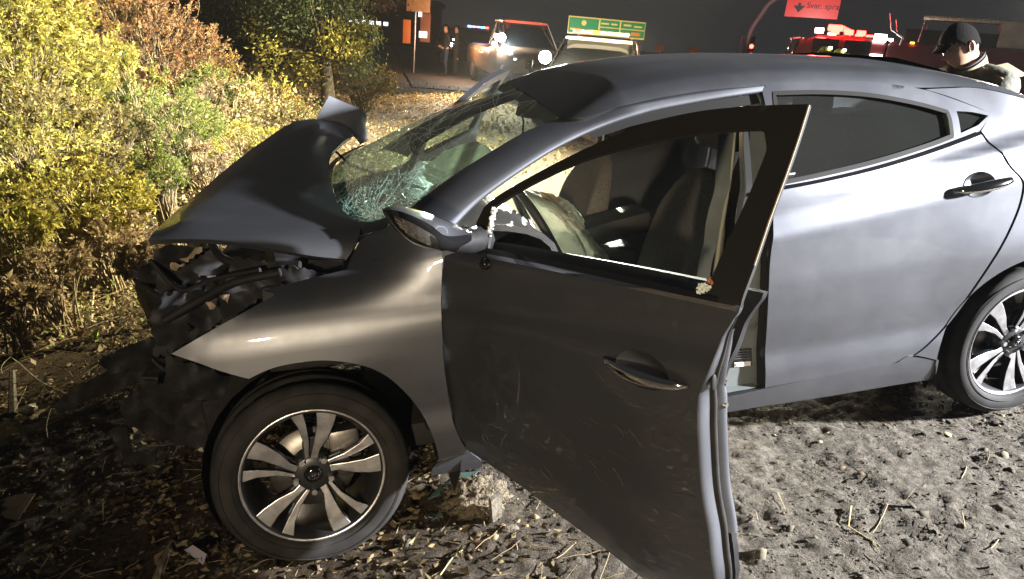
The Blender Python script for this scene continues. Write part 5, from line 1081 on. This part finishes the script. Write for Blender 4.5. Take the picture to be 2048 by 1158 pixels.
RB = dict(RAD); RB.update(head0=.06,head1=.06,neck=.06,chest=(.18,.15),sh=.095,el=.07)
olive_j = mat('olive_jacket',(.085,.085,.062),.8,bump=.4,bscale=40)
man,PM_ = person(mm_,'man in an olive jacket bending over behind the boot, looking down with head turned left',BEND,RB,cloth_cols(olive_j,mat('navy_trousers',(.015,.018,.03),.8)),sub=2)
# head: sculpted from a sphere (x forward is the face), pitched down
def sculpt_head(root, c, pitch, yaw, m):
    bm = bmesh.new(); bmesh.ops.create_uvsphere(bm,u_segments=40,v_segments=28,radius=1)
    for v in bm.verts:
        x,y,z = v.co; n = Vector((x,y,z)); 
        X = x*.098; Y = y*.076; Z = z*.118
        if z<0: X *= 1-.10*z*z; Y *= 1-.30*z*z
        if x>0:                                                        # face plane, brow, sockets, nose, lips, chin
            X -= .012*max(0,x)**2*(1-abs(z))
            fr = max(0,x)
            X += .024*math.exp(-((y/.13)**2+((z+.10)/.16)**2))*(1 if z<.05 else .6)*fr
            X += .010*math.exp(-((y/.10)**2+((z+.16)/.07)**2))*fr
            X += .008*math.exp(-((y/.55)**2+((z-.20)/.07)**2))*fr
            for s in (-1,1): X -= .012*math.exp(-(((y-s*.36)/.16)**2+((z-.07)/.08)**2))*fr; Y += s*.006*math.exp(-(((y-s*.62)/.2)**2+((z+.05)/.15)**2))
            X += .007*math.exp(-((y/.26)**2+((z+.40)/.05)**2))*fr+.006*math.exp(-((y/.26)**2+((z+.51)/.05)**2))*fr-.006*math.exp(-((y/.28)**2+((z+.455)/.02)**2))*fr
            X += .014*math.exp(-((y/.30)**2+((z+.82)/.16)**2))*fr
        v.co = Vector((X,Y,Z))
    T = Matrix.Translation(Vector(c))@Matrix.Rotation(yaw,4,'Z')@Matrix.Rotation(pitch,4,'Y'); bmesh.ops.transform(bm,matrix=T,verts=bm.verts); h = frombm('head',bm,m,root)
    for s in (-1,1):                                                   # ears
        bm = bmesh.new(); bmesh.ops.create_uvsphere(bm,u_segments=18,v_segments=12,radius=1)
        for v in bm.verts:
            d = math.hypot(v.co.x,v.co.z); v.co = Vector((v.co.x*.019-.006*v.co.z,v.co.y*.010+(.006*s if d>.6 else -.004*s),v.co.z*.033))
        bmesh.ops.transform(bm,matrix=T@Matrix.Translation((-.012,s*.078,-.005))@Matrix.Rotation(rad(-s*18),4,'Z'),verts=bm.verts); frombm('ear',bm,m,h)
        bm = bmesh.new(); bmesh.ops.create_uvsphere(bm,u_segments=12,v_segments=8,radius=.012); bmesh.ops.transform(bm,matrix=T@Matrix.Translation((.076,s*.030,.010)),verts=bm.verts); frombm('eyelid',bm,m,h)
        bm = bmesh.new(); bmesh.ops.create_uvsphere(bm,u_segments=12,v_segments=6,radius=1); bmesh.ops.scale(bm,vec=(.010,.020,.0028),verts=bm.verts); bmesh.ops.transform(bm,matrix=T@Matrix.Translation((.084,s*.031,.030))@Matrix.Rotation(rad(-s*20),4,'Z'),verts=bm.verts); frombm('eyebrow',bm,hairm,h)
    bm = bmesh.new(); bmesh.ops.create_uvsphere(bm,u_segments=36,v_segments=24,radius=1)   # hair shell
    for v in list(bm.verts):
        x,y,z = v.co; hl = -.10+.55*max(0,x)+(.10 if abs(y)>.55 and x>-.25 else 0)-.25*max(0,-x)
        if z<hl: bm.verts.remove(v); continue
        k = 1.09+.05*max(0,z); v.co = Vector((x*.098*k,y*.076*k,z*.118*k))
    br = [[tuple(T@Vector((.090+.050*q*math.cos(a),.070*math.sin(a)*(1-.15*q),.050-.012*q-.010*math.sin(a)**2))) for a in np.linspace(-1.1,1.1,15)] for q in (-.5,0,.4,.8,1)]; grid('cap_brim',br,hairm,h,thick=.004)
    bmesh.ops.transform(bm,matrix=T,verts=bm.verts); hr = frombm('hair',bm,hairm,h); md = hr.modifiers.new('thickness','SOLIDIFY'); md.thickness=.01
    return T
T_ = sculpt_head(man,(.03,0,1.50),rad(36),rad(-12),skin)
# stand-up collar, tan shoulder yoke, patch and cuff trims
col=[]
for h_,r_ in ((0,.098),(.05,.094),(.075,.090)):
    col.append([tuple(np.array([-.105+.055*h_/.075,0,1.345])+np.array([r_*1.0*math.cos(t)*.95,r_*math.sin(t),h_*(1-.5*math.cos(t)) -.03*math.cos(t)])) for t in np.linspace(rad(35),rad(325),24)])
grid('collar',col,mat('tan_collar',(.26,.22,.13),.8),man,thick=.012)
col2=[[tuple(np.array(p)*np.array([1,.86,1])+np.array([.004,0,.012])) for p in r] for r in col]; grid('shirt_collar',col2,mat('navy_collar',(.012,.014,.025),.8),man,thick=.008)
for s in (-1,1):
    box('shoulder_patch',(.09,.012,.09),(-.09,s*.315,1.22),mat('patch_blue',(.06,.10,.30),.7,var=.5,vscale=60,c2=(.45,.38,.10)),man,rot=eul(s*12,20,0),bevel=.004)
    box('shoulder_yoke',(.16,.13,.02),(-.15,s*.17,1.385),mat('tan_yoke',(.24,.20,.12),.8),man,rot=eul(-s*24,14,0),bevel=.009)
box('radio_mic',(.03,.05,.07),(-.01,.08,1.30),M['black'],man,bevel=.008)
for s in (-1,1):
    for q in range(5):                                                # gloved fingers resting on the boot lid
        a_ = rad(-28+14*q); b_ = PM_['ha'+('l' if s>0 else 'r')]; L_ = (.05,.07,.075,.07,.055)[q]; tube('finger',[tuple(b_),tuple(b_+np.array([L_*.6*math.cos(a_),L_*.6*math.sin(a_),.005])),tuple(b_+np.array([L_*math.cos(a_),L_*math.sin(a_),-.02]))],[.012,.010,.008],skin,man,7)

# ------- fire engine on the right, nose to the left
fe = empty('fire_engine',mtx=stand(1880,19,-90,py=120),label='maroon fire engine with red beacons parked across the right background',cat='fire engine')
# local: x forward = to the left of the picture, y left = away... sides at y=+-1.25
s_ = 1
loft('body',[(-6.0,.5,2.25,1.22),(-5.9,.45,2.30,1.25),(1.4,.45,2.30,1.25),(1.5,.5,2.26,1.24)],VB['maroon'],fe,e=.14)
cabn = loft('cab',[(1.55,.5,2.30,1.22),(1.65,.45,2.36,1.25),(3.3,.45,2.34,1.25),(3.75,.5,2.10,1.22),(3.95,.55,1.45,1.18)],VB['maroon'],fe,e=.18)
for s in (-1,1):
    for x0,x1 in ((1.9,2.55),(2.7,3.35)): box('side_window',(x1-x0,.02,.62),((x0+x1)/2,s*1.245,1.92),VB['glass'],cabn,bevel=.02)
    for q in range(5):
        d_ = box('locker_shutter',(1.15,.02,1.2),(-5.3+q*1.35,s*1.252,1.35),VB['grey'] if q<1 else VB['maroon'],fe,bevel=.012)
        for r in range(8): box('slat',(1.10,.012,.012),(-5.3+q*1.35,s*1.268,.85+r*.14),VB['grey'] if q<1 else VB['maroon'],d_)
    for x in (2.6,-4.0): road_wheel(fe,x,s*1.1,.5)
    box('marker_lamp',(.22,.03,.04),(-.35,s*1.27,2.17),E_['red'],fe); box('marker_lamp',(.10,.03,.05),(.95,s*1.27,2.27),E_['amber'],fe)
    tube('grab_rail',[(1.62,s*1.30,2.95),(1.50,s*1.30,2.55),(1.20,s*1.30,2.40),(1.22,s*1.28,2.2)],.022,M['alloy'],fe,8); tube('grab_rail',[(.78,s*1.28,2.85),(.82,s*1.28,2.3)],.018,M['alloy'],fe,8)
    tube('mirror_arm',[(3.7,s*1.25,2.2),(3.9,s*1.55,2.15)],.025,M['alloy'],fe,6); box('mirror_head',(.08,.2,.4),(3.9,s*1.58,1.95),M['chrome'],fe,bevel=.03)
    box('scene_light',(.30,.10,.20),(1.72,s*1.28,2.33),E_['dim'],fe,bevel=.02); box('step_lamp_panel',(.30,.06,.42),(1.72,s*1.29,1.72),E_['dim'],fe,bevel=.02)
box('windscreen',(.03,2.1,.75),(3.86,0,1.88),VB['glass'],cabn,rot=eul(0,-16,0),bevel=.02)
box('upper_locker',(2.9,1.9,.62),(-2.35,0,2.62),VB['grey'],fe,bevel=.03); box('hose_bed',(2.4,1.8,.35),(.0,0,2.45),M['black'],fe,bevel=.03)
for k in range(14): tube('hose_fold',[(-3.55-.02*k,-1.30+(.03 if k%2 else 0),1.3+.085*k),(-3.65-.02*k,-1.32,1.3+.085*k)],.035,M['white'],fe,8)
box('ladder_rack',(4.2,.5,.12),(-1.2,-.7,3.0),M['alloy'],fe,bevel=.02)
lb = box('beacon_bar',(.35,2.0,.18),(2.9,0,2.50),M['black'],cabn,bevel=.03)
for q,y in enumerate((-.9,-.45,0,.45,.9)): box('beacon',(.36,.34,.16),(2.9,y,2.52),E_['red'],lb,bevel=.03)
for x in (3.25,2.85,2.5,2.2): box('beacon',(.22,.08,.13),(x,-1.28,2.42),E_['reds' if x>3.2 else 'red'],cabn,bevel=.02)
for x in (3.25,2.85,2.5,2.2): box('beacon',(.22,.08,.13),(x,1.28,2.42),E_['reds' if x>3.2 else 'red'],cabn,bevel=.02)
fl_ = at_d(2085,5,9.5); fm = Matrix.Translation(Vector(fl_)); 
tl_ = empty('light_mast',mtx=stand(2085,9.5,0),label='scene floodlight mast standing at the right edge behind the man',cat='floodlight'); hh_ = float((Vector(fl_)-tl_.matrix_world.translation).dot(Vector(UP)))
tube('mast_pole',[(0,0,0),(0,0,hh_)],.03,M['alloy'],tl_,10); hb = box('lamp_head',(.10,.36,.24),(0,0,hh_+.05),M['black'],tl_,bevel=.02); box('lens',(.02,.32,.20),(.06,0,hh_+.05),E_['white'],hb)
for a in (0,120,240): tube('leg',[(0,0,.5),(.5*math.cos(rad(a)),.5*math.sin(rad(a)),.0)],.016,M['alloy'],tl_,8)
MAST = lamp('mast_lamp',fl_+(CC-fl_)/np.linalg.norm(CC-fl_)*.25,(2.6,-1.5,.3),1500,(1,.93,.78),.12,95,.5)
RED = lamp('beacon_glow',at_d(1650,60,18.0),(1.5,.5,1.0),260,(1,.05,.03),.3,120,.6)

# ------- signs and far lights
def sign_post(name,px,dist,label,cat='sign',face=0): return empty(name,mtx=stand(px,dist,face),label=label,cat=cat)
def hgt(px,py,dist): m = stand(px,dist); return float((Vector(at_d(px,py,dist))-m.translation).dot(Vector(UP)))
def wid(n,d): return n/CF*d
orange = mat('orange_sheeting',(.75,.22,.04),.5); tanb = mat('sign_back',(.40,.22,.09),.6,var=.15); green = mat('sign_green',(.01,.24,.08),.4); yel = mat('sign_border',(.80,.55,.16),.4); redp = mat('sign_red',(.80,.06,.06),.45); blk = mat('sign_black',(.01,.01,.01),.5)
D=26; p = sign_post('road_sign',822,D,'tall road sign post with tan board and orange marker beside the path'); h0=hgt(822,0,D)
tube('post',[(0,0,0),(0,0,h0+.5)],.035,M['alloy'],p,8); box('sign_board',(.02,wid(46,D),.7),(.05,wid(5,D),h0-.05),tanb,p,bevel=.004); box('lower_board',(.02,wid(20,D),wid(54,D)),(-.05,wid(20,D),h0-wid(50,D)),mat('brown_board',(.20,.07,.03),.6),p,bevel=.004); box('marker_board',(.02,wid(15,D),wid(44,D)),(.05,-wid(16,D),h0-wid(60,D)),orange,p,bevel=.004); box('white_plate',(.02,wid(16,D),wid(12,D)),(.06,wid(16,D),h0-wid(63,D)),E_['panelw'],p,bevel=.003); box('small_lamp',(.03,wid(7,D),wid(9,D)),(.06,wid(9,D),h0-wid(26,D)),E_['panelw'],p)  # white plate is no lamp; its brightness is put in as emission
D=38; p = sign_post('guide_sign',1201,D,'wide green highway guide sign with yellow border above the police car',face=14); hz_=hgt(1201,55,D); wd=wid(157,D); hi=wid(33,D)
bd = box('sign_panel',(.05,wd,hi),(0,0,hz_),yel,p,bevel=.01)
for y0,y1,z0,z1 in ((-.49,-.11,.08,.92),(-.09,.16,.54,.92),(-.09,.16,.08,.48),(.18,.49,.54,.92),(.18,.49,.08,.48)): box('green_field',(.03,(y1-y0)*wd,(z1-z0)*hi),(.035,((y0+y1)/2)*wd,hz_+((z0+z1)/2-.5)*hi),green,bd)
def bar_(y,z,w_,h_,m=yel): box('legend',(.02,w_*wd,h_*hi),(.06,y*wd,hz_+(z-.5)*hi),m,bd,bevel=.004)
for y,z,w_,h_ in ((-.40,.28,.14,.10),(-.20,.28,.10,.10),(-.03,.72,.10,.09),(.09,.72,.08,.09),(.02,.28,.14,.09),(.26,.74,.10,.1),(.40,.70,.10,.09),(.27,.28,.06,.12),(.38,.28,.12,.2)): bar_(y,z,w_,h_,orange if y==.38 else yel)
v,f_ = tube_vf([(.05,-.30*wd,hz_+.16*hi),(.075,-.30*wd,hz_+.16*hi)],.11*hi*1.4,14); mesh('route_shield',v,f_,yel,bd,True,40)
for y in (-.35,.35): tube('post',[(-.05,y*wd,0),(-.05,y*wd,hz_+hi*.4)],.06,M['alloy'],p,8)
D=30; p = sign_post('overhead_sign',1593,D,'red hanging sign with a black down arrow at the top edge',face=-4); hz_=hgt(1593,8,D); wd=wid(98,D); hi=wid(50,D)
bd = box('sign_panel',(.05,wd,hi),(0,0,hz_),redp,p,bevel=.006)
ar = [(-.5,.22),(-.12,.22),(-.12,.5),(.12,.5),(.12,.22),(.5,.22),(0,-.5)]; k_=hi*.36; V=[(.05,-wd*.25+y*k_*1.2,hz_-hi*.16+z*k_) for y,z in ar]+[(.03,-wd*.25+y*k_*1.2,hz_-hi*.16+z*k_) for y,z in ar]; n=7
mesh('arrow',V,[tuple(range(n)),tuple(range(2*n-1,n-1,-1))]+[(i,i+n,(i+1)%n+n,(i+1)%n) for i in range(n)],blk,bd,False)
def text(name, s, size, loc, m, par, sp=1.0):
    c = bpy.data.curves.new(name,'FONT'); c.body = s; c.size = size; c.align_x='CENTER'; c.align_y='CENTER'; c.extrude=.004; c.space_character=sp
    o = bpy.data.objects.new(name,c); COL.objects.link(o); c.materials.append(m); me = bpy.data.meshes.new_from_object(o.evaluated_get(bpy.context.evaluated_depsgraph_get())); bpy.data.objects.remove(o); o = link(name,me,None,par,False); o.matrix_local = Matrix.Translation(Vector(loc))@Matrix(((0,0,1,0),(1,0,0,0),(0,1,0,0),(0,0,0,1))); return o
text('legend','Svar. spra',hi*.30,(.05,wd*.19,hz_-hi*.06),blk,bd)['kind']='stuff'
arm = [(-.10,-wid(108,D),0),(-.10,-wid(112,D),hz_-wid(75,D)),(-.10,-wid(95,D),hz_-wid(25,D)),(-.10,-wid(70,D),hz_+wid(8,D)),(-.10,0,hz_+wid(25,D))]; tube('mast_arm',spline(arm,6),.12,mat('mast_maroon',(.10,.05,.05),.6),p,10)
for px,py,lab in ((1311,95,'orange square roadwork panel right of the spot lamp, the left of two'),(1378,100,'orange square roadwork panel farther right above the roof')):
    D=36; q_ = sign_post('roadwork_panel',px,D,lab); z_=hgt(px,py,D); box('panel_face',(.03,wid(16,D),wid(12,D)),(0,0,z_),mat('panel_orange',(.85,.22,.05),.5),q_,bevel=.006); tube('post',[(-.02,0,0),(-.02,0,z_)],.025,M['alloy'],q_,6)  # the panel's own orange, not emissive
D=50; q_ = sign_post('traffic_signal',1493,D,'small distant traffic signal glowing red beside the curved mast','traffic light'); z_=hgt(1493,92,D); tube('post',[(0,-wid(22,D),0),(0,-wid(22,D),z_+.6),(0,wid(6,D),z_+.65)],.07,M['alloy'],q_,8); hb=box('signal_head',(.2,.35,.9),(0,0,z_+.15),M['black'],q_,bevel=.03); disc('red_lens',(.1,0,z_),.14,E_['red'],hb)
D=62; q_ = empty('building',mtx=stand(760,D,-8),label='low brown roadside building with a strip of lit windows at the left background',cat='building'); z_=hgt(760,47,D)
box('wall',(8,wid(200,D),z_+wid(46,D)),(-4,wid(10,D),(z_+wid(46,D))/2),mat('brown_wall',(.11,.055,.03),.9,var=.2,vscale=.6),q_,bevel=.03); box('eave',(9,wid(215,D),.35),(-4,wid(10,D),z_+wid(46,D)),mat('eave_brown',(.16,.08,.04),.8),q_,bevel=.03)
for k in range(7): wn=box('window',(.08,wid(11,D),wid(10,D)),(.05,wid(-72+14*k,D),z_),M['black'],q_,bevel=.01); box('pane',(.04,wid(9,D),wid(7,D)),(.10,wid(-72+14*k,D),z_),E_['panelw'],wn)


for px,d,h,p_,c_ in ((1096,13.9,1.36,260,(1,.82,.5)),(1258,13.9,1.36,260,(1,.78,.42)),(993,21.2,1.40,380,(.95,1,.95)),(1046,21.2,.9,200,(.9,1,1))):
    m_ = stand(px,d); l = lamp('vehicle_glow',np.array(m_.translation)+UP*h,(0,0,0),p_,c_,.14)  # bare point lamps added to spread glow around the lit lenses
for s in (-1,1): box('added_red_strip',(1.1,.04,.12),(1.9,s*1.28,.75),E_['red'],fe,bevel=.02)  # glowing red strips added so red shows through the sedan's rear window

def sign_fill_lamp(px,py,dist,p_,c_,ang): t = at_d(px,py,dist); l = at_d(px,py,dist-7)-UP*2.2; lamp('sign_fill_lamp',l,t,p_,c_,.1,ang,.4)  # unseen spots added to brighten the signs in place of retroreflection
sign_fill_lamp(1201,55,38,2600,(1,.95,.8),44); sign_fill_lamp(1593,8,30,1800,(1,.9,.85),36); sign_fill_lamp(1345,98,36,7000,(1,.9,.8),34); sign_fill_lamp(822,40,26,500,(1,.75,.5),40)
lamp('people_fill_lamp',at_d(925,70,24.0),(0,0,0),260,(1,.55,.30),.2)  # unseen lamp added to brighten the people on the path

# ------------------------------------------------------------------ turn everything so that z is the true vertical
bpy.context.view_layer.update()
for o in list(S.objects):
    if o.parent is None: o.matrix_world = G @ o.matrix_world
bpy.context.view_layer.update()
HAZE = .0004  # thin haze volume added for lamp glow, veiling glare and lifted blacks
if HAZE:
    lo = Vector((1e9,)*3); hi = -lo
    for o in [q for q in S.objects if q.type=='MESH']:
        for c in o.bound_box:
            p = o.matrix_world @ Vector(c); lo = Vector(map(min,lo,p)); hi = Vector(map(max,hi,p))
    m = bpy.data.materials.new('glare_haze'); m.use_nodes = True; nt = m.node_tree; nt.nodes.remove(nt.nodes['Principled BSDF'])
    v = nt.nodes.new('ShaderNodeVolumePrincipled'); v.inputs['Color'].default_value = (.9,.92,.95,1); v.inputs['Density'].default_value = HAZE; v.inputs['Anisotropy'].default_value = .3
    nt.links.new(v.outputs[0], nt.nodes['Material Output'].inputs['Volume'])
    bm = bmesh.new(); bm_box(bm,(hi.x-lo.x+4,hi.y-lo.y+4,hi.z-lo.z+1.6),((hi.x+lo.x)/2,(hi.y+lo.y)/2,(hi.z+lo.z)/2-.3)); hz = frombm('haze',bm,m); hz['kind']='stuff'
